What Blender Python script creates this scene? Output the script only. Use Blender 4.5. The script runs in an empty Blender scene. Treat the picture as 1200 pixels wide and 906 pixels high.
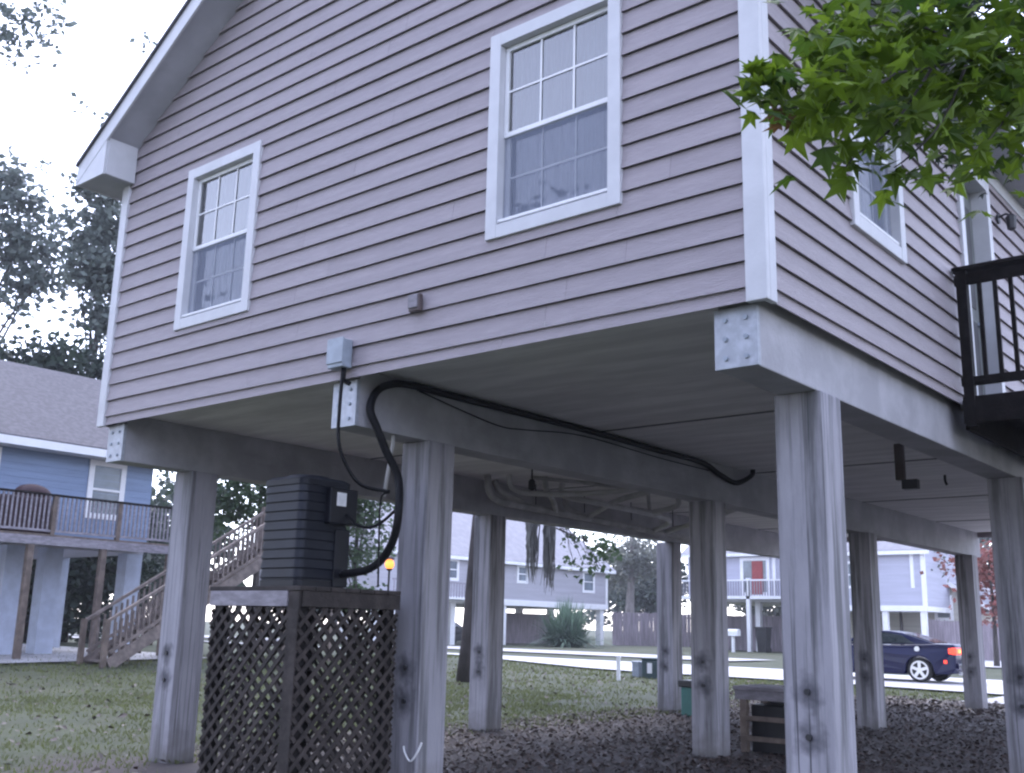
import bpy, bmesh, math, random
from mathutils import Vector, Matrix, noise
random.seed(7)
R_ = math.radians
scene = bpy.context.scene
col = scene.collection

# ------------------------------------------------------------------ helpers
def sm(a, b, t):
    t = min(1.0, max(0.0, (t - a) / (b - a)))
    return t * t * (3 - 2 * t)

def g(x, y):
    """height of the ground"""
    s = max(0.0, (x - 2.9) * -.64 + (y + 5.96) * .77)
    z = .0045 * min(s, 40) + .0025 * max(0, min(s, 200) - 40) + .11 * sm(22, 32, s)
    z += .30 * sm(-16, -25, x) * (1 - sm(20, 30, y)) * sm(-5, 3, y)
    z += .07 * sm(8, 14, y) * (1 - sm(18, 22, y)) * sm(-9, -6, x) * (1 - sm(2, 6, x))
    return z

class MB:
    """collects faces, then links them as one mesh object"""
    def __init__(s): s.v = []; s.f = []; s.tf = None
    def add(s, vs, fs):
        o = len(s.v)
        s.v += [Vector(s.tf(p)) if s.tf else Vector(p) for p in vs]
        s.f += [tuple(o + i for i in f) for f in fs]
    def box(s, x0, x1, y0, y1, z0, z1):
        s.add([(x0,y0,z0),(x1,y0,z0),(x1,y1,z0),(x0,y1,z0),(x0,y0,z1),(x1,y0,z1),(x1,y1,z1),(x0,y1,z1)],
              [(0,3,2,1),(4,5,6,7),(0,1,5,4),(1,2,6,5),(2,3,7,6),(3,0,4,7)])
        return s
    def bar(s, a, b, w, h, up=(0,0,1)):
        a, b = Vector(a), Vector(b); d = (b - a).normalized(); upv = Vector(up)
        sx = d.cross(upv)
        if sx.length < 1e-4: sx = d.cross(Vector((1,0,0)))
        sx.normalize(); sz = sx.cross(d).normalized()
        vs = []
        for p in (a, b):
            for i, j in ((-1,-1),(1,-1),(1,1),(-1,1)):
                vs.append(p + sx * w/2 * i + sz * h/2 * j)
        s.add(vs, [(0,3,2,1),(4,5,6,7),(0,1,5,4),(1,2,6,5),(2,3,7,6),(3,0,4,7)])
        return s
    def prism(s, pts, ext):
        """closed polygon of 3D points, extruded by the vector ext"""
        n = len(pts); e = Vector(ext)
        vs = [Vector(p) for p in pts] + [Vector(p) + e for p in pts]
        s.add(vs, [tuple(range(n))[::-1], tuple(range(n, 2*n))] + [(i, (i+1) % n, n + (i+1) % n, n + i) for i in range(n)])
        return s
    def tube(s, pts, r, n=8, cap=True):
        pts = [Vector(p) for p in pts]; rs = r if isinstance(r, (list, tuple)) else [r] * len(pts)
        vs = []; fs = []; ref = None
        for i, p in enumerate(pts):
            d = (pts[min(i+1, len(pts)-1)] - pts[max(i-1, 0)]).normalized()
            if ref is None:
                ref = Vector((0,0,1)) if abs(d.z) < .9 else Vector((1,0,0))
            a = d.cross(ref).normalized(); b = a.cross(d).normalized(); ref = b
            for k in range(n):
                t = 2 * math.pi * k / n
                vs.append(p + (a * math.cos(t) + b * math.sin(t)) * rs[i])
        for i in range(len(pts) - 1):
            for k in range(n):
                fs.append((i*n+k, i*n+(k+1) % n, (i+1)*n+(k+1) % n, (i+1)*n+k))
        if cap:
            fs.append(tuple(range(n))[::-1]); fs.append(tuple((len(pts)-1)*n + k for k in range(n)))
        s.add(vs, fs); return s
    def build(s, name, m, parent=None, bevel=0, smooth=False, loc=None):
        me = bpy.data.meshes.new(name)
        off = Vector((0,0,0))
        if loc is not None: off = Vector(loc)
        elif parent is not None:
            p = parent
            while p is not None: off = off + p.location; p = p.parent
        me.from_pydata([tuple(p - off) for p in s.v], [], s.f)
        bm = bmesh.new(); bm.from_mesh(me); bmesh.ops.recalc_face_normals(bm, faces=bm.faces); bm.to_mesh(me); bm.free()
        me.materials.append(m); me.update()
        if smooth:
            for p in me.polygons: p.use_smooth = True
        o = bpy.data.objects.new(name, me); col.objects.link(o)
        if loc is not None: o.location = loc
        if parent is not None: o.parent = parent
        if bevel:
            b = o.modifiers.new('bevel', 'BEVEL'); b.width = bevel; b.segments = 2; b.limit_method = 'ANGLE'; b.angle_limit = R_(40)
        return o

def raw(name, verts, faces, m, parent=None):
    """fast mesh for foliage (no normal clean-up)"""
    off = parent.location if parent is not None else Vector((0,0,0))
    me = bpy.data.meshes.new(name)
    ox, oy, oz = off
    me.from_pydata([(v[0]-ox, v[1]-oy, v[2]-oz) for v in verts], [], faces); me.materials.append(m)
    o = bpy.data.objects.new(name, me); col.objects.link(o)
    if parent is not None: o.parent = parent
    return o

def tag(o, label, cat, group=None):
    o['label'] = label; o['category'] = cat
    if group: o['group'] = group
    return o
def empty(name, loc, label, cat, group=None):
    o = bpy.data.objects.new(name, None); col.objects.link(o); o.location = loc; o.empty_display_size = .2
    return tag(o, label, cat, group)
def structure(o, kind='structure'):
    o['kind'] = kind; return o
def copy_tree(o, parent=None):
    c = o.copy(); col.objects.link(c)
    if parent is not None: c.parent = parent
    for ch in list(o.children): copy_tree(ch, c)
    return c

# ------------------------------------------------------------------ materials
def N(nt, t, **k):
    n = nt.nodes.new(t)
    for a, b in k.items(): setattr(n, a, b)
    return n
def mat(name, c, rough=.6, var=.12, scale=6, stretch=(1,1,1), bump=0.0, bscale=40, metal=0, c2=None, ramp=(.42,.62), spec=.5, coords='pos', detail=6):
    m = bpy.data.materials.new(name); m.use_nodes = True; nt = m.node_tree; p = nt.nodes['Principled BSDF']
    p.inputs['Roughness'].default_value = rough; p.inputs['Metallic'].default_value = metal; p.inputs['Specular IOR Level'].default_value = spec
    if coords == 'pos': src = N(nt, 'ShaderNodeNewGeometry').outputs['Position']
    else: src = N(nt, 'ShaderNodeTexCoord').outputs['Object']
    mp = N(nt, 'ShaderNodeMapping'); mp.inputs['Scale'].default_value = stretch; nt.links.new(src, mp.inputs[0])
    nz = N(nt, 'ShaderNodeTexNoise'); nz.inputs['Scale'].default_value = scale; nz.inputs['Detail'].default_value = detail; nz.inputs['Roughness'].default_value = .6
    nt.links.new(mp.outputs[0], nz.inputs['Vector'])
    rp = N(nt, 'ShaderNodeValToRGB'); rp.color_ramp.elements[0].position = ramp[0]; rp.color_ramp.elements[1].position = ramp[1]
    a = c2 if c2 else tuple(x * (1 - var) for x in c)
    b = c if c2 else tuple(min(1, x * (1 + var)) for x in c)
    rp.color_ramp.elements[0].color = (*a, 1); rp.color_ramp.elements[1].color = (*b, 1)
    nt.links.new(nz.outputs['Fac'], rp.inputs[0]); nt.links.new(rp.outputs[0], p.inputs['Base Color'])
    if bump:
        n2 = N(nt, 'ShaderNodeTexNoise'); n2.inputs['Scale'].default_value = bscale; n2.inputs['Detail'].default_value = 5
        nt.links.new(mp.outputs[0], n2.inputs['Vector'])
        bp = N(nt, 'ShaderNodeBump'); bp.inputs['Strength'].default_value = bump; bp.inputs['Distance'].default_value = .02
        nt.links.new(n2.outputs['Fac'], bp.inputs['Height']); nt.links.new(bp.outputs[0], p.inputs['Normal'])
    return m
def mixin(m, fac_socket_fn, colour):
    """lay a second colour over the base colour with a mask built by fac_socket_fn(nt)"""
    nt = m.node_tree; p = nt.nodes['Principled BSDF']; old = p.inputs['Base Color'].links[0].from_socket
    mx = N(nt, 'ShaderNodeMix', data_type='RGBA')
    nt.links.new(fac_socket_fn(nt), mx.inputs['Factor']); nt.links.new(old, mx.inputs['A']); mx.inputs['B'].default_value = (*colour, 1)
    nt.links.new(mx.outputs['Result'], p.inputs['Base Color'])
def noise_mask(scale, stretch, lo, hi, obj=False, top=1.0):
    def fn(nt):
        src = N(nt, 'ShaderNodeTexCoord').outputs['Object'] if obj else N(nt, 'ShaderNodeNewGeometry').outputs['Position']
        mp = N(nt, 'ShaderNodeMapping'); mp.inputs['Scale'].default_value = stretch; nt.links.new(src, mp.inputs[0])
        nz = N(nt, 'ShaderNodeTexNoise'); nz.inputs['Scale'].default_value = scale; nz.inputs['Detail'].default_value = 7; nz.inputs['Roughness'].default_value = .65
        nt.links.new(mp.outputs[0], nz.inputs['Vector'])
        mr = N(nt, 'ShaderNodeMapRange'); mr.inputs['From Min'].default_value = lo; mr.inputs['From Max'].default_value = hi; mr.inputs['To Max'].default_value = top
        nt.links.new(nz.outputs['Fac'], mr.inputs['Value']); return mr.outputs['Result']
    return fn
def foliage_mat(name, c, c2, rough=.55, trans=.35):
    m = bpy.data.materials.new(name); m.use_nodes = True; nt = m.node_tree; p = nt.nodes['Principled BSDF']
    ge = N(nt, 'ShaderNodeNewGeometry')
    rp = N(nt, 'ShaderNodeValToRGB'); rp.color_ramp.elements[0].color = (*c2, 1); rp.color_ramp.elements[1].color = (*c, 1)
    nz = N(nt, 'ShaderNodeTexNoise'); nz.inputs['Scale'].default_value = .9; nt.links.new(ge.outputs['Position'], nz.inputs['Vector'])
    ad = N(nt, 'ShaderNodeMath', operation='ADD'); ad.inputs[1].default_value = -.35
    a2 = N(nt, 'ShaderNodeMath', operation='MULTIPLY_ADD'); a2.inputs[1].default_value = .75; 
    nt.links.new(ge.outputs['Random Per Island'], a2.inputs[0]); nt.links.new(nz.outputs['Fac'], ad.inputs[0]); nt.links.new(ad.outputs[0], a2.inputs[2])
    nt.links.new(a2.outputs[0], rp.inputs[0]); nt.links.new(rp.outputs[0], p.inputs['Base Color'])
    p.inputs['Roughness'].default_value = rough
    tr = N(nt, 'ShaderNodeBsdfTranslucent'); nt.links.new(rp.outputs[0], tr.inputs['Color'])
    mx = N(nt, 'ShaderNodeMixShader'); mx.inputs[0].default_value = trans
    nt.links.new(p.outputs[0], mx.inputs[1]); nt.links.new(tr.outputs[0], mx.inputs[2])
    nt.links.new(mx.outputs[0], nt.nodes['Material Output'].inputs[0]); return m
def glass_mat(name, ior=2.0, rough=.02, tint=(.85,.9,.95)):
    m = bpy.data.materials.new(name); m.use_nodes = True; nt = m.node_tree; nt.nodes.remove(nt.nodes['Principled BSDF'])
    fr = N(nt, 'ShaderNodeFresnel'); fr.inputs['IOR'].default_value = ior
    tr = N(nt, 'ShaderNodeBsdfTransparent'); tr.inputs[0].default_value = (*tint, 1)
    gl = N(nt, 'ShaderNodeBsdfGlossy'); gl.inputs['Roughness'].default_value = rough
    mx = N(nt, 'ShaderNodeMixShader'); nt.links.new(fr.outputs[0], mx.inputs[0]); nt.links.new(tr.outputs[0], mx.inputs[1]); nt.links.new(gl.outputs[0], mx.inputs[2])
    nt.links.new(mx.outputs[0], nt.nodes['Material Output'].inputs[0]); return m
def screen_mat(name, c, a=.5):
    m = bpy.data.materials.new(name); m.use_nodes = True; nt = m.node_tree; p = nt.nodes['Principled BSDF']
    p.inputs['Base Color'].default_value = (*c, 1); p.inputs['Roughness'].default_value = .8; p.inputs['Alpha'].default_value = a; return m
def emit_mat(name, c, s):
    m = bpy.data.materials.new(name); m.use_nodes = True; p = m.node_tree.nodes['Principled BSDF']
    p.inputs['Base Color'].default_value = (*c, 1); p.inputs['Emission Color'].default_value = (*c, 1); p.inputs['Emission Strength'].default_value = s; return m

def island_shade(m, amt):
    nt = m.node_tree; p = nt.nodes['Principled BSDF']; old = p.inputs['Base Color'].links[0].from_socket
    ge = N(nt, 'ShaderNodeNewGeometry'); mr = N(nt, 'ShaderNodeMapRange'); mr.inputs['To Min'].default_value = 1 - amt; mr.inputs['To Max'].default_value = 1 + amt*.5
    nt.links.new(ge.outputs['Random Per Island'], mr.inputs['Value'])
    hs_ = N(nt, 'ShaderNodeHueSaturation'); nt.links.new(old, hs_.inputs['Color']); nt.links.new(mr.outputs[0], hs_.inputs['Value'])
    nt.links.new(hs_.outputs[0], p.inputs['Base Color'])
M = {}
M['siding'] = mat('pink_siding', (.352,.308,.330), .55, .05, 3, (1,1,8), bump=.5, bscale=22)
island_shade(M['siding'], .06)
mixin(M['siding'], noise_mask(1.1, (1,1,.6), .5, .75, top=.22), (.27,.24,.27))
M['trim'] = mat('white_trim', (.58,.58,.61), .5, .04, 4, bump=.08)
M['soffit'] = mat('soffit_paint', (.42,.42,.47), .6, .08, 2)
M['under'] = mat('underfloor_board', (.78,.76,.77), .8, .10, 1.3, (.5,3,1), bump=.35, bscale=7)
mixin(M['under'], noise_mask(.7, (1,1,1), .55, .75, top=.4), (.50,.48,.48))
M['seam'] = mat('seam_strip', (.08,.08,.09), .8)
M['beam'] = mat('weathered_beam', (.39,.38,.41), .7, .12, 2.2, bump=.2, bscale=30)
mixin(M['beam'], noise_mask(2.0, (.6,.25,1.5), .55, .75, top=.35), (.18,.175,.19))
M['plate'] = mat('galvanised_plate', (.40,.42,.47), .45, .12, 12, metal=.3)
M['post'] = mat('weathered_post', (.335,.325,.365), .75, .10, 3, (1,1,.3), bump=.35, bscale=20)
def modulated(a, b):
    def fn(nt):
        mu = N(nt, 'ShaderNodeMath', operation='MULTIPLY'); nt.links.new(a(nt), mu.inputs[0]); nt.links.new(b(nt), mu.inputs[1]); return mu.outputs[0]
    return fn
mixin(M['post'], modulated(noise_mask(9, (1,1,.05), .47, .62, top=.9), noise_mask(.55, (1,1,.35), .34, .50)), (.115,.115,.125))
mixin(M['post'], modulated(noise_mask(34, (1,1,.010), .58, .66, top=.9), noise_mask(.8, (1,1,.3), .36, .52)), (.05,.052,.06))
def foot_dirt(nt):
    tc = N(nt, 'ShaderNodeTexCoord'); sp = N(nt, 'ShaderNodeSeparateXYZ'); nt.links.new(tc.outputs['Object'], sp.inputs[0])
    nz = N(nt, 'ShaderNodeTexNoise'); nz.inputs['Scale'].default_value = 7; nt.links.new(N(nt, 'ShaderNodeNewGeometry').outputs['Position'], nz.inputs['Vector'])
    ad = N(nt, 'ShaderNodeMath', operation='MULTIPLY_ADD'); nt.links.new(nz.outputs['Fac'], ad.inputs[0]); ad.inputs[1].default_value = -.5; nt.links.new(sp.outputs['Z'], ad.inputs[2])
    mr = N(nt, 'ShaderNodeMapRange'); mr.inputs['From Min'].default_value = -.22; mr.inputs['From Max'].default_value = .22; mr.inputs['To Min'].default_value = .8; mr.inputs['To Max'].default_value = 0
    nt.links.new(ad.outputs[0], mr.inputs['Value']); return mr.outputs['Result']
mixin(M['post'], foot_dirt, (.13,.12,.115))
def stain_mask(zc, r):
    def fn(nt):
        tc = N(nt, 'ShaderNodeTexCoord'); sp = N(nt, 'ShaderNodeSeparateXYZ'); nt.links.new(tc.outputs['Object'], sp.inputs[0])
        pos = N(nt, 'ShaderNodeNewGeometry').outputs['Position']
        nz = N(nt, 'ShaderNodeTexNoise'); nz.inputs['Scale'].default_value = 9; nz.inputs['Detail'].default_value = 5; nt.links.new(pos, nz.inputs['Vector'])
        dz = N(nt, 'ShaderNodeMath', operation='SUBTRACT'); nt.links.new(sp.outputs['Z'], dz.inputs[0]); dz.inputs[1].default_value = zc
        dz2 = N(nt, 'ShaderNodeMath', operation='MULTIPLY'); nt.links.new(dz.outputs[0], dz2.inputs[0]); dz2.inputs[1].default_value = .8
        cb = N(nt, 'ShaderNodeCombineXYZ'); nt.links.new(sp.outputs['X'], cb.inputs[0]); nt.links.new(dz2.outputs[0], cb.inputs[2])
        ln = N(nt, 'ShaderNodeVectorMath', operation='LENGTH'); nt.links.new(cb.outputs[0], ln.inputs[0])
        ad = N(nt, 'ShaderNodeMath', operation='MULTIPLY_ADD'); nt.links.new(nz.outputs['Fac'], ad.inputs[0]); ad.inputs[1].default_value = -.22; oi = N(nt, 'ShaderNodeObjectInfo'); vr = N(nt, 'ShaderNodeMath', operation='MULTIPLY_ADD'); nt.links.new(oi.outputs['Random'], vr.inputs[0]); vr.inputs[1].default_value = .022; nt.links.new(ln.outputs['Value'], vr.inputs[2]); nt.links.new(vr.outputs[0], ad.inputs[2])
        mr = N(nt, 'ShaderNodeMapRange'); mr.inputs['From Min'].default_value = r - .15; mr.inputs['From Max'].default_value = r - .045; mr.inputs['To Min'].default_value = .85; mr.inputs['To Max'].default_value = 0
        nt.links.new(ad.outputs[0], mr.inputs['Value']); return mr.outputs['Result']
    return fn
mixin(M['post'], stain_mask(1.22, .07), (.05,.05,.065))
mixin(M['post'], stain_mask(.93, .078), (.055,.055,.07))
M['iron'] = mat('dark_iron', (.03,.03,.035), .5)
M['darkwood'] = mat('dark_stained_wood', (.013,.011,.011), .8, .3, 8, (1,1,1), bump=.2, spec=.15)
M['lattice'] = mat('lattice_wood', (.038,.030,.028), .85, .35, 7, bump=.2)
M['greywood'] = mat('weathered_grey_board', (.27,.25,.28), .8, .2, 5, (1,1,3), bump=.3)
M['stairwood'] = mat('weathered_stair_wood', (.20,.165,.15), .85, .25, 5, bump=.3)
M['brownwood'] = mat('weathered_brown_wood', (.16,.125,.105), .8, .25, 4, bump=.2)
M['ac'] = mat('ac_dark_enamel', (.008,.010,.017), .5, .15, 3, spec=.3)
M['acpanel'] = mat('ac_panel_enamel', (.008,.009,.014), .5, spec=.3)
M['label'] = mat('paper_label', (.72,.72,.74), .6)
M['cable'] = mat('black_rubber', (.006,.006,.008), .6, spec=.2)
M['pvc'] = mat('white_pvc', (.50,.49,.50), .45, .1, 3)
M['pvcdirty'] = mat('grey_pvc', (.42,.41,.42), .6, .2, 3)
M['boxgrey'] = mat('grey_painted_steel', (.32,.36,.42), .45, .1, 8)
M['brownbox'] = mat('brown_outlet_cover', (.10,.075,.075), .5)
M['glass'] = glass_mat('window_glass', 2.9)
M['interior'] = mat('dark_interior', (.05,.05,.06), .9)
M['lace'] = mat('lace_curtain', (.30,.34,.40), .9, .22, 9, (1,1,.15), ramp=(.35,.65))
M['screen'] = screen_mat('insect_screen', (.25,.28,.37), .48)
M['shingle'] = mat('roof_shingle', (.10,.095,.11), .9, .18, 7, bump=.4, bscale=20)
M['door'] = mat('door_paint', (.15,.16,.155), .5)
M['doordark'] = mat('door_panel_shadow', (.05,.05,.055), .6)
M['blue'] = mat('blue_siding', (.22,.29,.43), .6, .08, 2, (.3,.3,6))
M['bluepost'] = mat('pale_blue_post', (.45,.50,.62), .6, .08, 3)
M['concrete'] = mat('concrete', (.42,.41,.42), .85, .1, 1.2, bump=.1)
M['road'] = mat('pale_road', (.50,.49,.50), .85, .07, .6, bump=.1)
M['farwall'] = mat('grey_lavender_siding', (.38,.37,.41), .7, .06, 1.5, (.2,.2,5))
M['farwall_b'] = mat('blue_lavender_siding', (.42,.42,.50), .7, .06, 1.5, (.2,.2,5))
M['farwall_d'] = mat('tan_siding', (.44,.42,.37), .7, .08, 1.5, (.2,.2,5))
M['farroof'] = mat('pale_far_roof', (.26,.255,.285), .9, .08, 2)
M['white'] = mat('white_paint', (.78,.78,.80), .5, .03, 3)
M['pane'] = mat('far_pane', (.16,.19,.22), .15, .2, 1)
M['reddoor'] = mat('red_door', (.28,.04,.04), .5)
M['fence'] = mat('fence_board', (.26,.225,.25), .85, .2, 3, (3,3,.3))
M['bark'] = mat('bark', (.055,.047,.045), .9, .35, 6, (1,1,.25), bump=.6, bscale=14)
M['palebark'] = mat('pale_bark', (.20,.18,.17), .9, .25, 5, (1,1,.3), bump=.4)
M['moss'] = mat('moss_grey', (.19,.19,.18), .95, .3, 4, (1,1,.2))
M['leaf_far'] = foliage_mat('leaf_far', (.15,.18,.16), (.075,.095,.09))
M['leaf_hedge'] = foliage_mat('leaf_hedge', (.05,.075,.05), (.02,.032,.028))
M['leaf_mid'] = foliage_mat('leaf_mid', (.08,.13,.055), (.03,.055,.03))
M['leaf_pale'] = foliage_mat('leaf_pale', (.20,.21,.17), (.10,.11,.10))
M['leaf_near'] = foliage_mat('leaf_near', (.19,.29,.02), (.02,.055,.010), rough=.5, trans=.45)
M['leaf_dark'] = foliage_mat('leaf_dark', (.03,.05,.022), (.010,.02,.012), trans=.2)  # darker copy of the leaf colour with the crown's shade put in
M['leaf_red'] = foliage_mat('leaf_red', (.30,.10,.09), (.13,.06,.05))
M['deadleaf'] = foliage_mat('dead_leaf', (.22,.12,.045), (.09,.05,.03))
M['palm'] = foliage_mat('palm_leaf', (.16,.25,.17), (.07,.12,.085), trans=.25)
M['grass'] = foliage_mat('grass_blade', (.165,.185,.075), (.11,.13,.056), trans=.4)
M['litter'] = foliage_mat('fallen_leaf', (.105,.075,.066), (.026,.020,.019), trans=.05)
M['carpaint'] = mat('dark_blue_car_paint', (.004,.006,.040), .22, .05, 2, spec=.35)
M['redpaint'] = mat('dark_red_car_paint', (.12,.012,.015), .2, .05, 2)
M['carglass'] = mat('car_glass', (.02,.025,.03), .05, .05, 2, spec=.9)
M['tyre'] = mat('tyre_rubber', (.015,.015,.016), .8)
M['rim'] = mat('alloy_rim', (.72,.73,.75), .3, .03, 3, metal=.55)
M['tail'] = emit_mat('lit_tail_lamp', (1.0,.06,.03), .45)
M['tail2'] = emit_mat('lit_tail_lamp_core', (1.0,.28,.06), .6)
M['lampglow'] = emit_mat('lit_bulb', (1.0,.30,.06), .5)
M['teal'] = mat('teal_plastic', (.03,.14,.12), .5)
M['utilgreen'] = mat('utility_green', (.028,.055,.06), .5)
M['black'] = mat('black_plastic', (.012,.012,.014), .5)
M['cover'] = mat('dark_brown_cover', (.045,.02,.025), .7, .2, 6)
M['soil'] = None

# ground material: thin lawn with bare patches, dark leaf litter under the raised house
m = mat('lawn_ground', (.050,.060,.026), .95, .3, .9, bump=.5, bscale=9, c2=(.038,.047,.021))
mixin(m, noise_mask(.35, (1,1,1), .52, .72, top=.6), (.072,.066,.038))
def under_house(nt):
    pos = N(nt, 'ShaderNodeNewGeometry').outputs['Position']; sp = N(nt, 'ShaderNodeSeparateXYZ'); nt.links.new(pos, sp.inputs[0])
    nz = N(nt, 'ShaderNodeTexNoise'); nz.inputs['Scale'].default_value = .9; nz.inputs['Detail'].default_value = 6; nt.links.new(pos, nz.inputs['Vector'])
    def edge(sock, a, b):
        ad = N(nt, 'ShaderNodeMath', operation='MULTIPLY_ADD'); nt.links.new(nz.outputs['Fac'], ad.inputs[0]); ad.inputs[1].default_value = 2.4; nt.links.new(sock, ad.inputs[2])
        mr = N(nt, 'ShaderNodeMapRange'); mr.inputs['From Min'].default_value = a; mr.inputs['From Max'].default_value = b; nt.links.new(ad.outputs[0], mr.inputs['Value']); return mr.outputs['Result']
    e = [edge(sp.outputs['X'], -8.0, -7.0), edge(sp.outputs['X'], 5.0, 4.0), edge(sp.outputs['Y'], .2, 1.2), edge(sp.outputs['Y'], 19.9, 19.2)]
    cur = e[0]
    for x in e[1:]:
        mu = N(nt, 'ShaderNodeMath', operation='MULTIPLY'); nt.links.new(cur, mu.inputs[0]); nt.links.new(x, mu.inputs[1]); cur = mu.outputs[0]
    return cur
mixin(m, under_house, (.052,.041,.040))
M['lawn'] = m

# ------------------------------------------------------------------ ground, road, paths
def axis(lo, hi, flo, fhi, fine, coarse):
    xs = []; x = lo
    while x < hi:
        xs.append(x); x += fine if flo <= x < fhi else coarse
    xs.append(hi); return xs
def sheet(xs, ys, dz, rough=0.0):
    vs = [(x, y, g(x, y) + dz + (rough * (noise.noise(Vector((x*.9, y*.9, 0))) + .5 * noise.noise(Vector((x*2.3, y*2.3, 5)))) if rough else 0)) for y in ys for x in xs]
    n = len(xs)
    return vs, [(j*n+i, j*n+i+1, (j+1)*n+i+1, (j+1)*n+i) for j in range(len(ys)-1) for i in range(n-1)]
v, f = sheet(axis(-420, 420, -36, 14, .7, 12), axis(-60, 700, -4, 40, .7, 14), 0, .03)
structure(raw('ground', v, f, M['lawn']))
def strip(name, x0, x1, y0, y1, m, dz, step=2.0):
    nx = max(2, int((x1-x0)/step)); ny = max(2, int((y1-y0)/step))
    v, f = sheet([x0+(x1-x0)*i/nx for i in range(nx+1)], [y0+(y1-y0)*i/ny for i in range(ny+1)], dz)
    return structure(raw(name, v, f, m))
strip('road', -120, 60, 22.9, 30.2, M['road'], .06)
strip('driveway', -4.9, -.6, 18.9, 22.85, M['concrete'], .055, 1)
strip('sidewalk', -120, -20, 36, 41, M['concrete'], .06, 2)
strip('back_street', -20, 40, 44, 60, M['road'], .06, 4)
strip('path', -58, -42.5, -6, 20, M['concrete'], .06, 2)

# ------------------------------------------------------------------ the raised pink house
W, ZB, ZU = 8.1, 3.686, 3.80
DEP = 17.8
SL = .655
def rake(u): return 6.90 + SL * min(u + W, -u)
house = empty('raised_house', (-4.05, 8.9, 0), 'pink lap-sided house raised high on square grey posts, nearest building', 'house')
front = lambda p: (p[0], -p[2], p[1])           # (u along x, v up, n outward -y)
right = lambda p: (p[2], p[0], p[1])            # (u along y, v up, n outward +x)
W1 = (-6.762, -5.484, 4.572, 6.392)
W2 = (-2.377, -1.081, 4.598, 6.405)
W3 = (1.48, 2.60, 4.66, 6.40)
DR = (4.23, 5.30, 3.70, 6.34)
def siding(mb, u0, u1, top, opens):
    """lap boards as slanted courses, cut round the openings"""
    z = ZB; k = 0; jr = random.Random(5)
    while True:
        j0 = jr.uniform(0,3.6); joints = [u0 + j0 + 3.66*i for i in range(7) if u0 + .4 < u0 + j0 + 3.66*i < u1 - .4]
        zt = 3.782 + .182 * k
        if z >= top(None): break
        cuts = sorted({z, zt} | {q for o in opens for q in (o[2]+.02, o[3]-.02) if z < q < zt})
        off = random.uniform(-.002,.002); nb = lambda q: .031 + off - .027 * (q - (zt - .182)) / .182
        for a, b in zip(cuts, cuts[1:]):
            lim = lambda q: top(q)
            la, lb = lim(a), lim(b)
            if la is None: break
            if lb is None: lb = ((la[0]+la[1])/2,) * 2
            segs = [(la[0], la[1], lb[0], lb[1])]
            for o in opens:
                if o[2]+.02 <= a + 1e-6 and b - 1e-6 <= o[3]-.02:
                    s2 = []
                    for s in segs:
                        if s[0] < o[0]+.02 and s[1] > o[1]-.02:
                            s2 += [(s[0], o[0]+.02, s[2], o[0]+.02), (o[1]-.02, s[1], o[1]-.02, s[3])]
                        else: s2.append(s)
                    segs = s2
            for jx in joints:
                s3 = []
                for s in segs:
                    if s[0] == s[2] and s[1] == s[3] and s[0] + .15 < jx < s[1] - .15: s3 += [(s[0], jx-.0007, s[2], jx-.0007), (jx+.0007, s[1], jx+.0015, s[3])]
                    elif s[0]+.15 < jx < s[1]-.15 and s[2]+.15 < jx < s[3]-.15: s3 += [(s[0], jx-.0007, s[2], jx-.0007), (jx+.0007, s[1], jx+.0015, s[3])]
                    else: s3.append(s)
                segs = s3
            for s in segs:
                mb.add([(s[0],a,nb(a)),(s[1],a,nb(a)),(s[3],b,nb(b)),(s[2],b,nb(b))], [(0,1,2,3)])
                if a == z: mb.add([(s[0],a,nb(a)),(s[1],a,nb(a)),(s[1],a+.014,-.012),(s[0],a+.014,-.012)], [(0,3,2,1)])
        z = zt; k += 1
        if k > 60: break
def gable_top(q):
    if q is None: return 6.9 + SL * W/2
    if q <= 6.9: return (-W, 0)
    h = (q - 6.9) / SL
    return (-W + h, -h) if h < W/2 else None
def side_top(q):
    if q is None: return 6.56
    return (0, DEP)
mb = MB(); mb.tf = front; siding(mb, -W, 0, gable_top, [W1, W2]); mb.build('wall', M['siding'], house)
mb = MB(); mb.tf = right; siding(mb, 0, DEP, side_top, [W3, DR]); mb.build('wall', M['siding'], house)
mb = MB(); mb.box(-W, -W+.05, .02, DEP, ZB, 6.6); mb.build('wall', M['siding'], house)
mb = MB(); mb.prism([(-W+.06, DEP, ZB), (0, DEP, ZB), (0, DEP, 6.88), (-W/2, DEP, 9.5), (-W+.06, DEP, 6.88)], (0, .05, 0)); mb.build('wall', M['siding'], house)
# corner boards
for (a, b, c, d) in ((-.108, .044, -.046, .0), (-W-.034, -W+.10, -.046, .0)):
    MB().box(a, b, c, d+.004, ZB-.012, 6.9 if a < -1 else 6.75).build('corner_board', M['trim'], house, .004)
MB().box(.0, .0445, .004, .10, ZB-.012, 6.56).build('corner_board', M['trim'], house, .004)
MB().box(.0, .035, .10, DEP, 6.40, 6.57).build('frieze_board', M['trim'], house)
# floor underside with sheet seams
MB().box(-W+.05, -.02, .02, DEP-.02, ZU, ZU+.05).build('floor_underside', M['under'], house)
for y in (3.75, 7.55, 11.5, 15.2):
    MB().box(-W+.06, -.03, y-.012, y+.012, ZU-.010, ZU-.0005).build('seam_batten', M['seam'], house)
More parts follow.
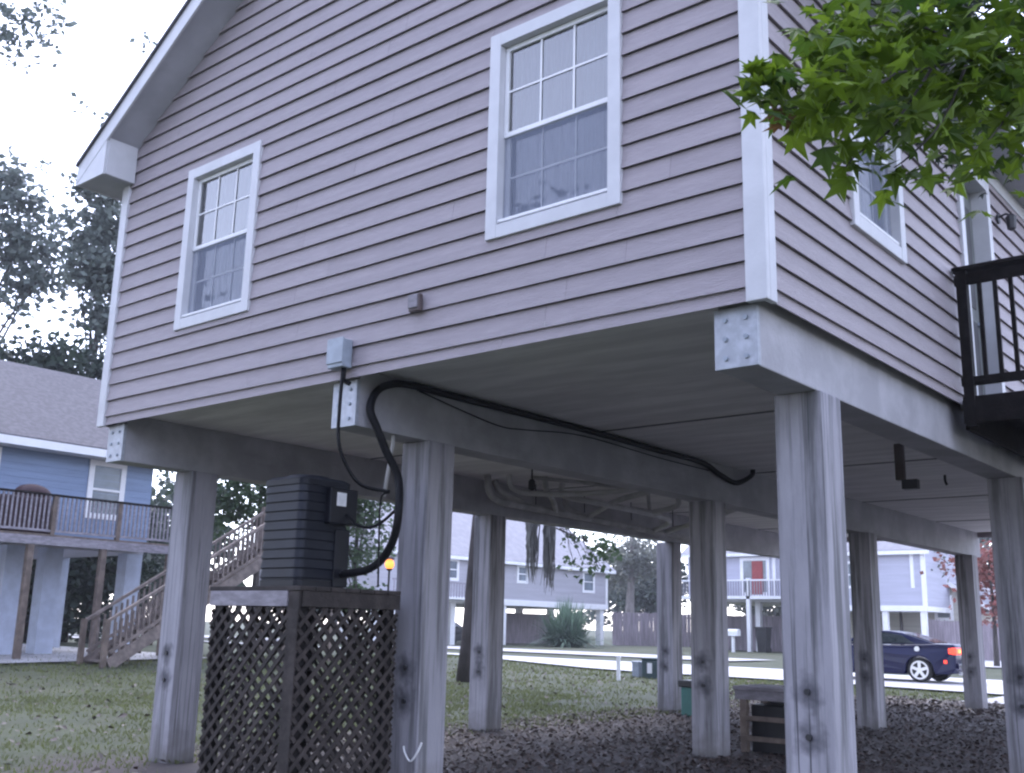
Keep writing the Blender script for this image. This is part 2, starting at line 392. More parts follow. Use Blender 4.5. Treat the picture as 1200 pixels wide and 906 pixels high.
# beams with bolted end plates
for bx in (-7.882, -4.076, -.2397):
    b = MB().box(bx-.150, bx+.150, .10, DEP+.12, 3.277, 3.797).build('beam', M['beam'], house, .008)
    pl = MB().box(bx-.157, bx+.157, .059, .0985, 3.277, 3.69).build('end_plate', M['plate'], b, .004)
    for dx in (-.075, .075):
        for dz in (.07, .20, .33):
            MB().tube([(bx+dx, .060, 3.277+dz), (bx+dx, .045, 3.277+dz)], .017, 8).build('bolt', M['boxgrey'], b)
# posts, each with two through bolts
def post_of(px, py, w=.355):
    z0 = g(px, py)
    o = MB().box(px-w/2, px+w/2, py-w/2, py+w/2, z0-.25, 3.277).build('post', M['post'], house, .012)
    # object origin at the foot of the post so the bolt stains sit at the same height on each
    d = Vector((px, py, 0)) - house.location
    for vv in o.data.vertices: vv.co -= d
    o.location = d
    for zz in (1.22, .93):
        q = MB(); q.tube([(0, -w/2-.018, zz), (0, -w/2+.01, zz)], .022, 8)
        bo = q.build('bolt', M['iron']); bo.parent = o
    return o
for px, py in ((-7.87,1.13),(-7.90,6.47),(-8.05,12.0),(-7.9,17.2),(-4.06,1.13),(-4.06,6.44),(-3.98,11.55),(-4.02,17.2),(-.24,1.13),(-.21,6.15),(-.22,11.6),(-.22,17.2)):
    post_of(px, py)
# windows
def window(root, tf, o, grid=True, screen=True):
    u0, u1, v0, v1 = o; t = .112
    fr = MB(); fr.tf = tf
    fr.box(u0, u0+t, v0, v1, -.09, .048); fr.box(u1-t, u1, v0, v1, -.09, .048)
    fr.box(u0+t, u1-t, v1-t, v1, -.09, .046); fr.box(u0+t, u1-t, v0, v0+t, -.09, .046)
    w = fr.build('window', M['trim'], root, .004)
    a0, a1, b0, b1 = u0+t, u1-t, v0+t, v1-t
    mid = (b0 + b1) / 2
    def sash(c0, c1, n0, n1, t2=.042):
        s = MB(); s.tf = tf
        s.box(a0+.004, a0+t2, c0, c1, n0, n1); s.box(a1-t2, a1-.004, c0, c1, n0, n1)
        s.box(a0+t2, a1-t2, c1-t2, c1, n0, n1); s.box(a0+t2, a1-t2, c0, c0+t2, n0, n1); return s
    sash(mid-.025, b1-.003, -.055, -.020).build('sash', M['white'], w, .003)
    sash(b0+.02, mid+.028, -.088, -.058).build('sash', M['white'], w, .003)
    # nose of the sill, a dark strip painting the shadow under it
    q = MB(); q.tf = tf; q.box(a0+.003, a1-.003, b0+.020, b0+.045, -.05, .030); q.build('sill', M['white'], w, .003)
    q = MB(); q.tf = tf; q.box(a0+.003, a1-.003, b0+.001, b0+.019, -.05, -.02); q.build('sill_shadow', M['seam'], w)
    for c0, c1, n in ((mid+.014, b1-.04, -.040), (b0+.06, mid-.012, -.074)):
        q = MB(); q.tf = tf; q.add([(a0+.03,c0,n),(a1-.03,c0,n),(a1-.03,c1,n),(a0+.03,c1,n)], [(0,1,2,3)]); q.build('pane', M['glass'], w)
    if grid:
        q = MB(); q.tf = tf
        for c0, c1, n in ((mid+.017, b1-.045, -.030), (b0+.062, mid-.014, -.064)):
            mw_ = .009 if n > -.05 else .005
            for k in (1, 2):
                x = a0+.042 + (a1-a0-.084) * k/3
                q.box(x-mw_, x+mw_, c0, c1, n-.006, n-.001)
            zz = (c0+c1)/2; q.box(a0+.042, a1-.042, zz-.009, zz+.009, n-.0055, n-.0015)
        q.build('muntins', M['white'], w)
    if screen:
        q = MB(); q.tf = tf; n = -.030; q.add([(a0+.006,b0+.046,n),(a1-.006,b0+.046,n),(a1-.006,mid-.026,n),(a0+.006,mid-.026,n)], [(0,1,2,3)]); q.build('insect_screen', M['screen'], w)
    # gathered lace curtain and the dark room behind it
    q = MB(); q.tf = tf; nn = 44
    for k in range(nn):
        xa, xb = a0 + (a1-a0)*k/nn, a0 + (a1-a0)*(k+1)/nn
        na, nb_ = -.16 + .012*math.sin(k*1.9), -.16 + .012*math.sin((k+1)*1.9)
        q.add([(xa,b0-.02,na),(xb,b0-.02,nb_),(xb,b1+.02,nb_),(xa,b1+.02,na)], [(0,1,2,3)])
    q.build('curtain', M['lace'], w)
    q = MB(); q.tf = tf; q.box(a0-.1, a1+.1, b0-.1, b1+.1, -.9, -.88); q.build('backing', M['interior'], w)
    return w
window(house, front, W1); window(house, front, W2); window(house, right, W3)
# side door with its deep white frame
fr = MB(); fr.tf = right; t = .115
fr.box(DR[0], DR[0]+t, 3.70, DR[3], -.16, .050); fr.box(DR[1]-t, DR[1], 3.70, DR[3], -.16, .050); fr.box(DR[0]+t, DR[1]-t, DR[3]-t, DR[3], -.16, .049)
dd = fr.build('door_frame', M['trim'], house, .004)
q = MB(); q.tf = right; q.box(DR[0]+t+.004, DR[1]-t-.004, 3.74, DR[3]-t-.004, -.15, -.115); q.build('door', M['door'], dd)
q = MB(); q.tf = right
for (a, b) in ((3.95, 4.75), (4.9, 6.0)): q.box(DR[0]+t+.12, DR[1]-t-.12, a, b, -.114, -.106)
q.build('door_panel', M['doordark'], dd)  # panel shadow put into a dark colour
q = MB(); q.tf = right; q.tube([(DR[1]-t-.07, 4.75, -.113), (DR[1]-t-.07, 4.75, -.06)], .028, 10); q.build('handle', M['boxgrey'], dd)
# roof, soffit, fascia
ov, ye, yr = .42, -.42, DEP+.4
zt = lambda x: 6.90 + SL * min(x + W, -x)      # underside of the rake soffit
xm = -W/2
rf = MB()
for sgn in (0, 1):
    xe = -W-ov-.03 if sgn == 0 else ov+.03
    zz = zt(xe)
    rf.prism([(xe, ye-.03, zz+.185), (xm, ye-.03, zt(xm)+.185), (xm, ye-.03, zt(xm)+.225), (xe, ye-.03, zz+.225)], (0, yr-ye+.06, 0))
rf.build('roof', M['shingle'], house)
so = MB()
for xe in (-W-ov, ov):
    so.prism([(xe, ye+.02, zt(xe)), (xm, ye+.02, zt(xm)), (xm, ye+.02, zt(xm)+.02), (xe, ye+.02, zt(xe)+.02)], (0, -ye+.0, 0))
so.build('soffit', M['soffit'], house)
fa = MB()
for xe in (-W-ov, ov):
    fa.prism([(xe, ye, zt(xe)-.035), (xm, ye, zt(xm)-.035), (xm, ye, zt(xm)+.184), (xe, ye, zt(xe)+.184)], (0, .025, 0))
fa.build('rake_fascia', M['trim'], house)
for xe, d in ((-W-ov, -.022), (ov, .022)):
    MB().box(min(xe,xe+d), max(xe,xe+d), ye-.002, yr, 6.555, zt(xe)+.183).build('eave_fascia', M['trim'], house)
    a, b = (xe+.002, -W-.035) if xe < 0 else (.036, xe-.002)
    MB().box(a, b, ye+.03, yr, 6.565, 6.585).build('eave_soffit', M['soffit'], house)
    # boxed return at the front end of the eave
    x2 = (-W+.16) if xe < 0 else -.16
    pts = [(xe, ye+.004, 6.555), (x2, ye+.004, 6.555), (x2, ye+.004, zt(x2)-.001), (xe, ye+.004, zt(xe)-.001)]
    MB().prism(pts, (0, .024, 0)).build('eave_return', M['trim'], house)
    MB().box(min(x2-.0, x2+(.02 if xe<0 else -.02)), max(x2, x2+(.02 if xe<0 else -.02)), ye+.03, -.03, 6.556, zt(x2)-.003).build('eave_return', M['trim'], house)
    MB().box(min(xe+.02, x2-.001) if xe<0 else x2+.001, max(xe+.02, x2-.001) if xe<0 else xe-.02, ye+.03, -.04, 6.553, 6.564).build('eave_soffit', M['soffit'], house)

# wall lamp by the door
wl = empty('wall_lamp', (.03, 5.60, 6.04), 'small black wall lantern beside the side door above the deck', 'lamp')
MB().tube([(.031,5.60,6.04),(.052,5.60,6.04)], .055, 12).build('back_plate', M['iron'], wl)
MB().tube([(.05,5.60,6.06),(.12,5.60,6.08),(.17,5.60,6.05)], .013, 8).build('arm', M['iron'], wl)
MB().tube([(.17,5.60,6.06),(.17,5.60,6.03),(.17,5.60,5.90),(.17,5.60,5.88)], [.03,.06,.045,.02], 8).build('lamp_shade', M['iron'], wl)
# outlet cover on the gable wall
oc = empty('outlet_cover', (-3.11, -.03, 4.21), 'small brown weatherproof outlet box on the gable wall between the windows', 'outlet box')
MB().box(-3.175,-3.055,-.085,-.03,4.135,4.285).build('housing', M['brownbox'], oc, .01)
MB().box(-3.168,-3.062,-.10,-.0855,4.16,4.278).build('flap', M['greywood'], oc, .006)
# disconnect box, conduit stub
db = empty('disconnect_box', (-3.99, -.03, 3.74), 'grey electrical disconnect box low on gable wall above the middle beam', 'electrical box')
MB().box(-4.10,-3.90,-.14,-.032,3.765,4.02).build('housing', M['boxgrey'], db, .008)
MB().box(-4.105,-3.895,-.152,-.1405,3.80,4.03).build('cover', M['boxgrey'], db, .006)
MB().tube([(-3.95,-.075,3.764),(-3.95,-.075,3.66),(-3.95,.0,3.64)], .022, 8).build('conduit', M['cable'], db)

# ------------------------------------------------------------------ lattice stand with the condenser on it
sx0, sx1, sy0, sy1, sz = -5.20, -4.00, -.35, .75, 1.885
st = empty('lattice_stand', (-4.6, .2, g(-4.6,.2)), 'tall square platform stand closed in with dark diagonal lattice beside the front post', 'stand')
gz = g(-4.6, .2) - .05
for x, y in ((sx0+.06,sy0+.06),(sx1-.06,sy0+.06),(sx0+.06,sy1-.06),(sx1-.06,sy1-.06)):
    MB().box(x-.045,x+.045,y-.045,y+.045,gz,sz-.04).build('leg', M['darkwood'], st, .004)
for k in range(7):
    y = sy0-.02 + k*.163
    MB().box(sx0-.03, sx1+.03, y, y+.155, sz-.036, sz).build('deck_board', M['lattice'], st, .004)
MB().box(sx0-.01, sx1-.14, sy0-.022, sy0+.012, sz-.165, sz-.038).build('rim_board', M['greywood'], st, .004)
MB().box(sx1-.135, sx1+.004, sy0-.010, sy0+.012, sz-.19, sz-.038).build('rim_board', M['lattice'], st, .004)
MB().box(sx1-.012, sx1+.022, sy0+.013, sy1+.02, sz-.165, sz-.038).build('rim_board', M['lattice'], st, .004)
MB().box(sx0-.022, sx0+.012, sy0+.013, sy1+.02, sz-.165, sz-.038).build('rim_board', M['lattice'], st, .004)
MB().box(sx0+.013, sx1-.013, sy1-.012, sy1+.02, sz-.165, sz-.038).build('rim_board', M['lattice'], st, .004)
def lattice(tf, u0, u1, v0, v1, rev=False):
    q = MB(); q.tf = tf; w = .036; step = .098
    for layer in (0, 1):
        c = -(v1-v0) + .02
        while c < (u1-u0) + (v1-v0):
            # line u = u0 + c + t, v = v0 + t  (or mirrored)
            a, b = max(0, -c), min(v1-v0, (u1-u0)-c)
            if b - a > .03:
                p, r = (c+a, a), (c+b, b)
                if layer: p, r = ((u1-u0)-p[0], p[1]), ((u1-u0)-r[0], r[1])
                n = -.005 if layer else .005
                P0 = Vector((u0+p[0], v0+p[1], n)); P1 = Vector((u0+r[0], v0+r[1], n))
                q.bar(P0, P1, w, .008, (0,0,1))
            c += step * 1.414
    return q.build('lattice_panel', M['lattice'], st)
lv0, lv1 = gz, sz-.17
lattice(lambda p: (p[0], sy0+.0-p[2], p[1]), sx0, sx1, lv0, lv1)
lattice(lambda p: (sx1+p[2], p[0], p[1]), sy0, sy1, lv0, lv1)
lattice(lambda p: (sx0-p[2], p[0], p[1]), sy0, sy1, lv0, lv1)
lattice(lambda p: (p[0], sy1+p[2], p[1]), sx0, sx1, lv0, lv1)
MB().box(sx1-.13, sx1+.002, sy0-.014, sy0-.002, lv0, sz-.19).build('corner_board', M['lattice'], st, .003)

ac = empty('air_conditioner', (-4.63, .18, sz), 'dark navy outdoor air conditioner with ribbed sides on top of the lattice stand', 'air conditioner')
acx, acy, acs = -4.64, .18, .288
def ring(h, z, rad=.07):
    pts = []
    for cx_, cy_, a0 in ((1,1,0),(-1,1,90),(-1,-1,180),(1,-1,270)):
        for k in range(7):
            a = R_(a0 + 15*k)
            pts.append((acx + cx_*(h-rad) + rad*math.cos(a), acy + cy_*(h-rad) + rad*math.sin(a), z))
    return pts
def loft(levels):
    q = MB(); n = 28; vs = []
    for h, z, r in levels: vs += ring(h, z, r)
    fs = [(i*n+k, i*n+(k+1)%n, (i+1)*n+(k+1)%n, (i+1)*n+k) for i in range(len(levels)-1) for k in range(n)]
    fs += [tuple(range(n))[::-1], tuple((len(levels)-1)*n+k for k in range(n))]
    q.add(vs, fs); return q
z0 = sz+.03
loft([(acs-.005, z0-.028, .07), (acs-.005, z0+.035, .07), (acs-.02, z0+.04, .07)]).build('base_pan', M['acpanel'], ac)
lv = []
nb_ = 10; zz0, zz1 = z0+.04, z0+.87
for k in range(nb_):
    a = zz0 + (zz1-zz0)*k/nb_; d = (zz1-zz0)/nb_
    lv += [(acs-.011, a, .07), (acs-.011, a+d*.12, .07), (acs-.002, a+d*.24, .075), (acs-.009, a+d*.97, .075)]
loft(lv).build('louvred_body', M['ac'], ac)
loft([(acs+.002, zz1, .08), (acs+.004, zz1+.05, .08), (acs-.03, zz1+.075, .08), (acs-.10, zz1+.085, .08)]).build('top_cap', M['ac'], ac)
MB().tube([(acx,acy,zz1+.086),(acx,acy,zz1+.10)], [.2,.19], 20).build('fan_grille', M['acpanel'], ac)
MB().box(acx+acs-.02, acx+acs+.06, acy-.02, acy+.30, z0+.54, z0+.86).build('control_box', M['acpanel'], ac, .012)
MB().box(acx+acs+.0605, acx+acs+.0635, acy+.05, acy+.16, z0+.70, z0+.82).build('label_sticker', M['label'], ac)
MB().box(acx+acs-.03, acx+acs+.012, acy+.10, acy+.27, z0-.01, z0+.50).build('service_panel', M['acpanel'], ac, .008)
MB().tube([(acx+acs, acy+.2, z0+.11),(acx+acs+.08, acy+.2, z0+.11)], .035, 8).build('service_valve', M['iron'], ac)

# refrigerant line, whip, conduit
def smooth_path(pts, n=6):
    P = [Vector(p) for p in pts]; out = []
    for i in range(len(P)-1):
        p0, p1, p2, p3 = P[max(i-1,0)], P[i], P[i+1], P[min(i+2,len(P)-1)]
        for k in range(n):
            t = k/n
            out.append(.5*((2*p1)+(-p0+p2)*t+(2*p0-5*p1+4*p2-p3)*t*t+(-p0+3*p1-3*p2+p3)*t**3))
    return out + [P[-1]]
line = [(-4.36,.38,2.02),(-4.18,.38,2.033),(-3.994,.38,2.059),(-3.828,.38,2.144),(-3.681,.36,2.306),(-3.603,.33,2.533),(-3.70,.40,2.837),(-3.76,.30,3.065),(-3.80,.213,3.263),(-3.84,.159,3.424),(-3.86,.227,3.585),(-3.87,.385,3.694),(-3.875,.655,3.745),(-3.88,1.24,3.75),(-3.88,2.1,3.755),(-3.88,3.6,3.76),(-3.88,5.06,3.745),(-3.88,6.0,3.74),(-3.86,6.45,3.63),(-3.84,6.85,3.57),(-3.80,7.2,3.70),(-3.80,7.27,3.80)]
tag(MB().tube(smooth_path(line), .036, 8).build('refrigerant_line', M['cable'], smooth=True), 'thick black insulated refrigerant line looping from the air conditioner along the middle beam', 'pipe')
whip = [(-3.95,-.085,3.77),(-3.911,-.13,3.389),(-3.883,-.14,3.088),(-3.836,-.06,2.876),(-3.775,.06,2.74),(-3.65,.26,2.70)]
tag(MB().tube(smooth_path(whip), .016, 7).build('electrical_cable', M['cable'], smooth=True), 'thin black cable dropping from the grey disconnect box in a curve', 'cable')
w2 = [(-4.30,.36,2.55),(-4.231,.36,2.50),(-4.135,.36,2.441),(-3.968,.36,2.42),(-3.81,.36,2.472),(-3.64,.34,2.56)]
tag(MB().tube(smooth_path(w2), .014, 7).build('electrical_cable', M['cable'], smooth=True), 'short black cable looping out of the air conditioner control box', 'cable')
w3 = [(-3.70,.30,2.70),(-3.785,.3,2.68),(-3.805,.3,2.54),(-3.793,.3,2.247),(-3.778,.3,1.90)]
tag(MB().tube(smooth_path(w3), .009, 6).build('electrical_cable', M['cable'], smooth=True), 'very thin dark wire hanging straight down beside the front middle post', 'cable')
w4 = [(-3.88,.75,3.72),(-3.89,1.5,3.62),(-3.89,2.0,3.57),(-3.89,2.4,3.60),(-3.89,3.4,3.69),(-3.89,5.0,3.66),(-3.89,6.2,3.66)]
tag(MB().tube(smooth_path(w4), .007, 6).build('electrical_cable', M['cable'], smooth=True), 'thin sagging wire stapled along the side of the middle beam', 'cable')
tag(MB().tube([(-3.99,.60,3.70),(-4.0,.60,3.2),(-4.06,.58,2.72)], .017, 8).build('drain_tube', M['pvc'], smooth=True), 'thin white plastic tube hanging in front of the front middle post', 'pipe')
tag(MB().tube(smooth_path([(-4.02,.93,.55),(-3.97,.90,.50),(-3.90,.90,.44),(-3.83,.91,.52),(-3.80,.93,.60)]), .010, 6).build('white_cord', M['white'], smooth=True), 'short loose white cord near the foot of the front middle post', 'cord')

# plumbing under the floor
pp = empty('drain_pipes', (-7.3, 8, 3.4), 'grey plastic drain pipes slung below the floor beside the far beam', 'pipes')
def pipe(pts, r=.05, m='pvcdirty', n='pipe'): return MB().tube(smooth_path(pts, 4), r, 10).build(n, M[m], pp, smooth=True)
pipe([(-7.35,5.75,3.79),(-7.35,5.80,3.55),(-7.35,6.02,3.44),(-7.35,6.4,3.42),(-7.35,9.0,3.37),(-7.35,11.4,3.30),(-7.32,11.6,3.27)], .055)
pipe([(-6.70,6.3,3.79),(-6.75,6.4,3.62),(-7.0,6.9,3.52),(-7.33,7.4,3.42)], .045)
pipe([(-5.6,7.6,3.79),(-5.7,7.6,3.66),(-6.4,7.8,3.58),(-7.33,8.3,3.42)], .045)
pipe([(-6.2,6.6,3.70),(-5.6,7.8,3.68),(-5.2,9.2,3.72),(-5.15,9.4,3.79)], .032)
pipe([(-6.6,5.9,3.72),(-6.0,7.4,3.72),(-5.8,8.6,3.70),(-6.2,10.2,3.60),(-7.0,10.9,3.45)], .028)
pipe([(-6.3,8.5,3.79),(-6.3,8.55,3.5)], .03)
pipe([(-7.6,6.2,3.79),(-7.55,6.3,3.62),(-7.36,6.6,3.48)], .045)
pipe([(-7.05,5.9,3.79),(-7.05,5.95,3.62),(-7.0,6.3,3.56),(-6.2,6.6,3.54),(-5.3,6.8,3.60),(-5.2,6.85,3.79)], .04, 'pvc')
pipe([(-6.9,7.0,3.79),(-6.9,7.05,3.60),(-6.6,7.6,3.52),(-6.6,9.6,3.46),(-7.3,10.3,3.36)], .045, 'pvc')
pipe([(-6.0,8.9,3.79),(-6.0,8.9,3.58),(-6.6,9.0,3.50)], .045, 'pvc')
pipe([(-5.4,10.0,3.79),(-5.5,10.0,3.62),(-7.3,10.7,3.36)], .045, 'pvc')
pipe([(-7.5,7.9,3.79),(-7.5,7.9,3.55),(-7.36,8.1,3.42)], .05, 'pvcdirty')
for y in (6.9, 8.2, 9.6, 11.0): pipe([(-7.35,y,3.79),(-7.35,y+.01,3.47)], .009, 'iron', 'hanger_strap')
sp = MB().tube([(-7.22,11.75,3.30),(-7.22,11.75,g(-7.2,11.7)-.05)], .045, 10).build('stand_pipe', M['pvc'], smooth=True)
tag(sp, 'upright pale plastic stand pipe between the two middle posts', 'pipe')
strap = empty('vent_elbow', (-1.41, 6.29, 3.80), 'dark L-shaped vent pipe hanging from the floor underside near the deck', 'vent pipe')
MB().box(-1.47,-1.37,6.25,6.33,3.37,3.80).build('drop', M['brownbox'], strap, .006)
MB().box(-1.40,-1.22,6.24,6.34,3.26,3.37).build('outlet', M['iron'], strap, .006)
hk = MB().tube(smooth_path([(-1.78,9.04,3.80),(-1.78,9.04,3.72),(-1.76,9.04,3.66)]), .018, 6).build('ceiling_hook', M['iron'])
MB_ = hk; tag(hk, 'tiny dark hook under the floor behind the front right post', 'hook')
so_ = empty('lamp_socket', (-6.32,5.52,3.80), 'small black lamp socket hanging from the floor near the drain pipes', 'lamp socket')
MB().tube([(-6.32,5.52,3.80),(-6.32,5.52,3.62)], .012, 6).build('stem', M['iron'], so_)
MB().tube([(-6.32,5.52,3.63),(-6.32,5.52,3.60),(-6.32,5.52,3.50),(-6.32,5.52,3.47)], [.03,.05,.05,.02], 10).build('socket', M['black'], so_)

# ------------------------------------------------------------------ dark deck on the right side
dk = empty('wooden_deck', (1.2, 5.2, 0), 'near-black stained wooden deck with railing outside the side door', 'deck')
dz = 3.74; dx0, dx1, dy0, dy1 = .045, 4.2, 3.86, 7.6
for k in range(26):
    y = dy0 + k*.145
    MB().box(dx0, dx1, y, y+.138, dz-.035, dz).build('deck_board', M['darkwood'], dk)
MB().box(dx0, dx1, dy0-.02, dy0+.02, dz-.25, dz-.037).build('rim_joist', M['darkwood'], dk)
MB().box(dx1-.04, dx1, dy0+.021, dy1, dz-.25, dz-.037).build('rim_joist', M['darkwood'], dk)
MB().box(dx0, dx0+.04, dy0+.021, dy1, dz-.30, dz-.037).build('ledger', M['darkwood'], dk)
for k in range(1, 10): MB().box(dx0+k*.42, dx0+k*.42+.04, dy0+.021, dy1, dz-.25, dz-.037).build('joist', M['darkwood'], dk)
MB().box(dx0, dx1, 6.0, 6.1, dz-.52, dz-.302).build('support_beam', M['darkwood'], dk)
for x in (.11, 1.25, 2.7, 4.14): MB().box(x-.045, x+.045, dy0-.03, dy0+.06, dz-.28, 4.93).build('railing_post', M['darkwood'], dk)
MB().box(dx0-.01, dx1+.04, dy0-.05, dy0+.09, 4.93, 4.97).build('top_rail', M['darkwood'], dk, .004)
MB().box(dx0, dx1, dy0-.012, dy0+.032, 4.80, 4.90).build('rail', M['darkwood'], dk)
MB().box(dx0, dx1, dy0-.012, dy0+.032, 3.84, 3.92).build('rail', M['darkwood'], dk)
k = .26
while k < 4.1:
    if min(abs(k-1.25), abs(k-2.7)) > .07: MB().box(k-.018, k+.018, dy0-.005, dy0+.026, 3.92, 4.80).build('baluster', M['darkwood'], dk)
    k += .135
for x, y in ((4.0, 6.05), (2.2, 6.05)): MB().box(x-.07,x+.07,y-.07,y+.07,g(x,y)-.1,dz-.522).build('support_post', M['darkwood'], dk)

# ------------------------------------------------------------------ bench, bins and boxes under and beyond the house
bn = empty('wooden_workbench', (-3.6, 7.4, g(-3.6,7.4)), 'low weathered wooden workbench standing behind the middle post', 'bench')
bz = g(-3.6, 7.4)
MB().box(-4.02,-3.0,6.95,7.75,bz+.80,bz+.85).build('top', M['greywood'], bn, .006)
MB().box(-4.0,-3.02,6.97,7.0,bz+.68,bz+.80).build('apron', M['greywood'], bn)
for x in (-3.90,-3.10):
    for y in (7.04,7.66): MB().box(x-.045,x+.045,y-.04,y+.04,bz-.05,bz+.80).build('leg', M['brownwood'], bn)
MB().box(-3.94,-3.1,6.985,7.02,bz+.42,bz+.48).build('rail', M['brownwood'], bn)
MB().box(-3.94,-3.1,6.985,7.02,bz+.17,bz+.23).build('rail', M['brownwood'], bn)
MB().box(-4.0,-3.04,7.70,7.74,bz+.05,bz+.79).build('back_panel', M['black'], bn)
MB().box(-3.84,-3.16,7.1,7.6,bz+.02,bz+.62).build('shade_box', M['black'], bn, .02)  # black box added to deepen the darkness under the bench top
bi = empty('plastic_bin', (-7.05, 11.3, g(-7,11.3)), 'dark lidded bin with teal side half hidden behind the middle post', 'bin')
q = g(-7,11.3)
MB().prism([(-7.27,11.08,q),(-6.83,11.08,q),(-6.83,11.52,q),(-7.27,11.52,q)], (0,0,.5)).build('body', M['teal'], bi, .02)
MB().box(-7.31,-6.79,11.04,11.56,q+.5,q+.62).build('lid', M['black'], bi, .02)
def ubox(x, y, w, h, m, label, mark=None):
    z = g(x, y); e = empty('utility_box', (x, y, z), label, 'utility box')
    MB().box(x-w/2,x+w/2,y-w/2,y+w/2,z-.05,z+h*.86).build('cabinet', M[m], e, .02)
    MB().box(x-w/2-.02,x+w/2+.02,y-w/2-.02,y+w/2+.02,z+h*.862,z+h).build('lid', M[m], e, .03)
    if mark: MB().box(x-.06,x+.10,y-w/2-.006,y-w/2-.001,z+h*.25,z+h*.75).build('notice', M['white'], e)
ubox(-13.9, 20.7, .50, .58, 'utilgreen', 'dark green utility box with a white notice at the lawn edge', True)
ubox(-14.45, 20.7, .24, .46, 'boxgrey', 'small grey utility box left of the dark green utility box')
wp = empty('marker_post', (-13.9,18.9,g(-13.9,18.9)), 'short thin white marker post on the lawn left of the utility boxes', 'post')
z = g(-13.9,18.9)
MB().box(-13.95,-13.85,18.87,18.93,z-.1,z+.60).build('stake', M['white'], wp, .006)
MB().box(-13.96,-13.84,18.86,18.94,z+.601,z+.66).build('cap', M['white'], wp, .006)

# ------------------------------------------------------------------ the blue neighbour on the left
def box_house(name, x0, x1, y0, y1, zf, zw, rise, ridge_axis, mw, mr, label, oh=.45, posts=(), pw=.3, pm='white', pane=None):
    h = empty(name, ((x0+x1)/2, (y0+y1)/2, g((x0+x1)/2,(y0+y1)/2)), label, 'house')
    MB().box(x0,x1,y0,y1,zf,zw).build('wall', mw, h)
    q = MB()
    if ridge_axis == 'y':
        xm_ = (x0+x1)/2; s = rise/((x1-x0)/2)
        q.prism([(x0-oh,y0-oh,zw-s*oh+.02),(xm_,y0-oh,zw+rise+.02),(x1+oh,y0-oh,zw-s*oh+.02),(x1+oh,y0-oh,zw-s*oh+.14),(xm_,y0-oh,zw+rise+.14),(x0-oh,y0-oh,zw-s*oh+.14)], (0,y1-y0+2*oh,0))
        q.build('roof', mr, h)
        for yy in (y0, y1-.05): MB().prism([(x0+.01,yy,zw-.001),(x1-.01,yy,zw-.001),(xm_,yy,zw+rise-.02)], (0,.05,0)).build('gable', mw, h)
        for xx, d in ((x1+oh,.02),(x0-oh-.02,.02)): MB().box(xx,xx+d,y0-oh,y1+oh,zw-s*oh-.12,zw-s*oh+.10).build('fascia', M['white'], h)
        MB().box(x1+.01,x1+oh-.01,y0-oh,y1+oh,zw-s*oh-.10,zw-s*oh-.08).build('soffit', M['white'], h)
    else:
        ym_ = (y0+y1)/2; s = rise/((y1-y0)/2)
        q.prism([(x0-oh,y0-oh,zw-s*oh+.02),(x0-oh,ym_,zw+rise+.02),(x0-oh,y1+oh,zw-s*oh+.02),(x0-oh,y1+oh,zw-s*oh+.14),(x0-oh,ym_,zw+rise+.14),(x0-oh,y0-oh,zw-s*oh+.14)], (x1-x0+2*oh,0,0))
        q.build('roof', mr, h)
        for xx in (x0, x1-.05): MB().prism([(xx,y0+.01,zw-.001),(xx,y1-.01,zw-.001),(xx,ym_,zw+rise-.02)], (.05,0,0)).build('gable', mw, h)
        MB().box(x0-oh,x1+oh,y0-oh-.02,y0-oh,zw-s*oh-.12,zw-s*oh+.10).build('fascia', M['white'], h)
    for px, py in posts:
        MB().box(px-pw/2,px+pw/2,py-pw/2,py+pw/2,g(px,py)-.1,zf-.30).build('post', M[pm], h)
    MB().box(x0+.05,x1-.02,y0+.05,y1-.05,zf-.30,zf-.002).build('floor_beam', M['white'] if pm=='white' else M['soffit'], h)
    return h
def far_window(h, tf, u0, u1, v0, v1, t=.10, cross=True):
    q = MB(); q.tf = tf
    q.box(u0,u0+t,v0,v1,-.03,.05); q.box(u1-t,u1,v0,v1,-.03,.05); q.box(u0+t,u1-t,v1-t,v1,-.03,.049); q.box(u0+t,u1-t,v0,v0+t,-.03,.049)
    if cross: q.box(u0+t,u1-t,(v0+v1)/2-.035,(v0+v1)/2+.035,-.03,.045)
    w = q.build('window', M['white'], h)
    q = MB(); q.tf = tf; q.box(u0+t,u1-t,v0+t,v1-t,.003,.012); q.build('pane', M['pane'], w)
bh = box_house('blue_house', -35, -25.8, -4, 11.4, 3.74, 6.60, 2.75, 'y', M['blue'], M['shingle'], 'blue raised house with grey shingle roof at the left edge', oh=.75,
    posts=[(-26.1,y) for y in (.5,4.4,7.55,8.65,11.1)]+[(-30.4,y) for y in (.5,4.4,8.0,11.1)], pw=.5, pm='bluepost')
xw = lambda X: (lambda p: (X+p[2], p[0], p[1]))
far_window(bh, xw(-25.8), 9.34, 10.50, 4.35, 6.04, .16)
far_window(bh, xw(-25.8), 5.6, 6.78, 4.35, 6.02, .16)
far_window(bh, xw(-25.8), 1.5, 2.7, 4.35, 6.02, .16)
q = MB(); q.tf = xw(-25.8)
for k in range(15): q.box(-4, 11.4, 3.76+k*.19, 3.765+k*.19, .001, .014)
q.build('lap_lines', M['blue'], bh)
dk2 = empty('raised_deck', (-24.8, 7, g(-24.8,7)), 'long raised wooden deck with slatted railing along the blue house', 'deck')
MB().box(-25.79,-23.95,-2,11.2,3.60,3.66).build('deck_floor', M['brownwood'], dk2)
MB().box(-23.99,-23.94,-2,11.2,3.38,3.605).build('rim_joist', M['greywood'], dk2)
MB().box(-24.05,-23.92,-2,11.2,4.66,4.71).build('top_rail', M['darkwood'], dk2)
MB().box(-24.01,-23.96,-2,11.2,3.72,3.78).build('bottom_rail', M['greywood'], dk2)
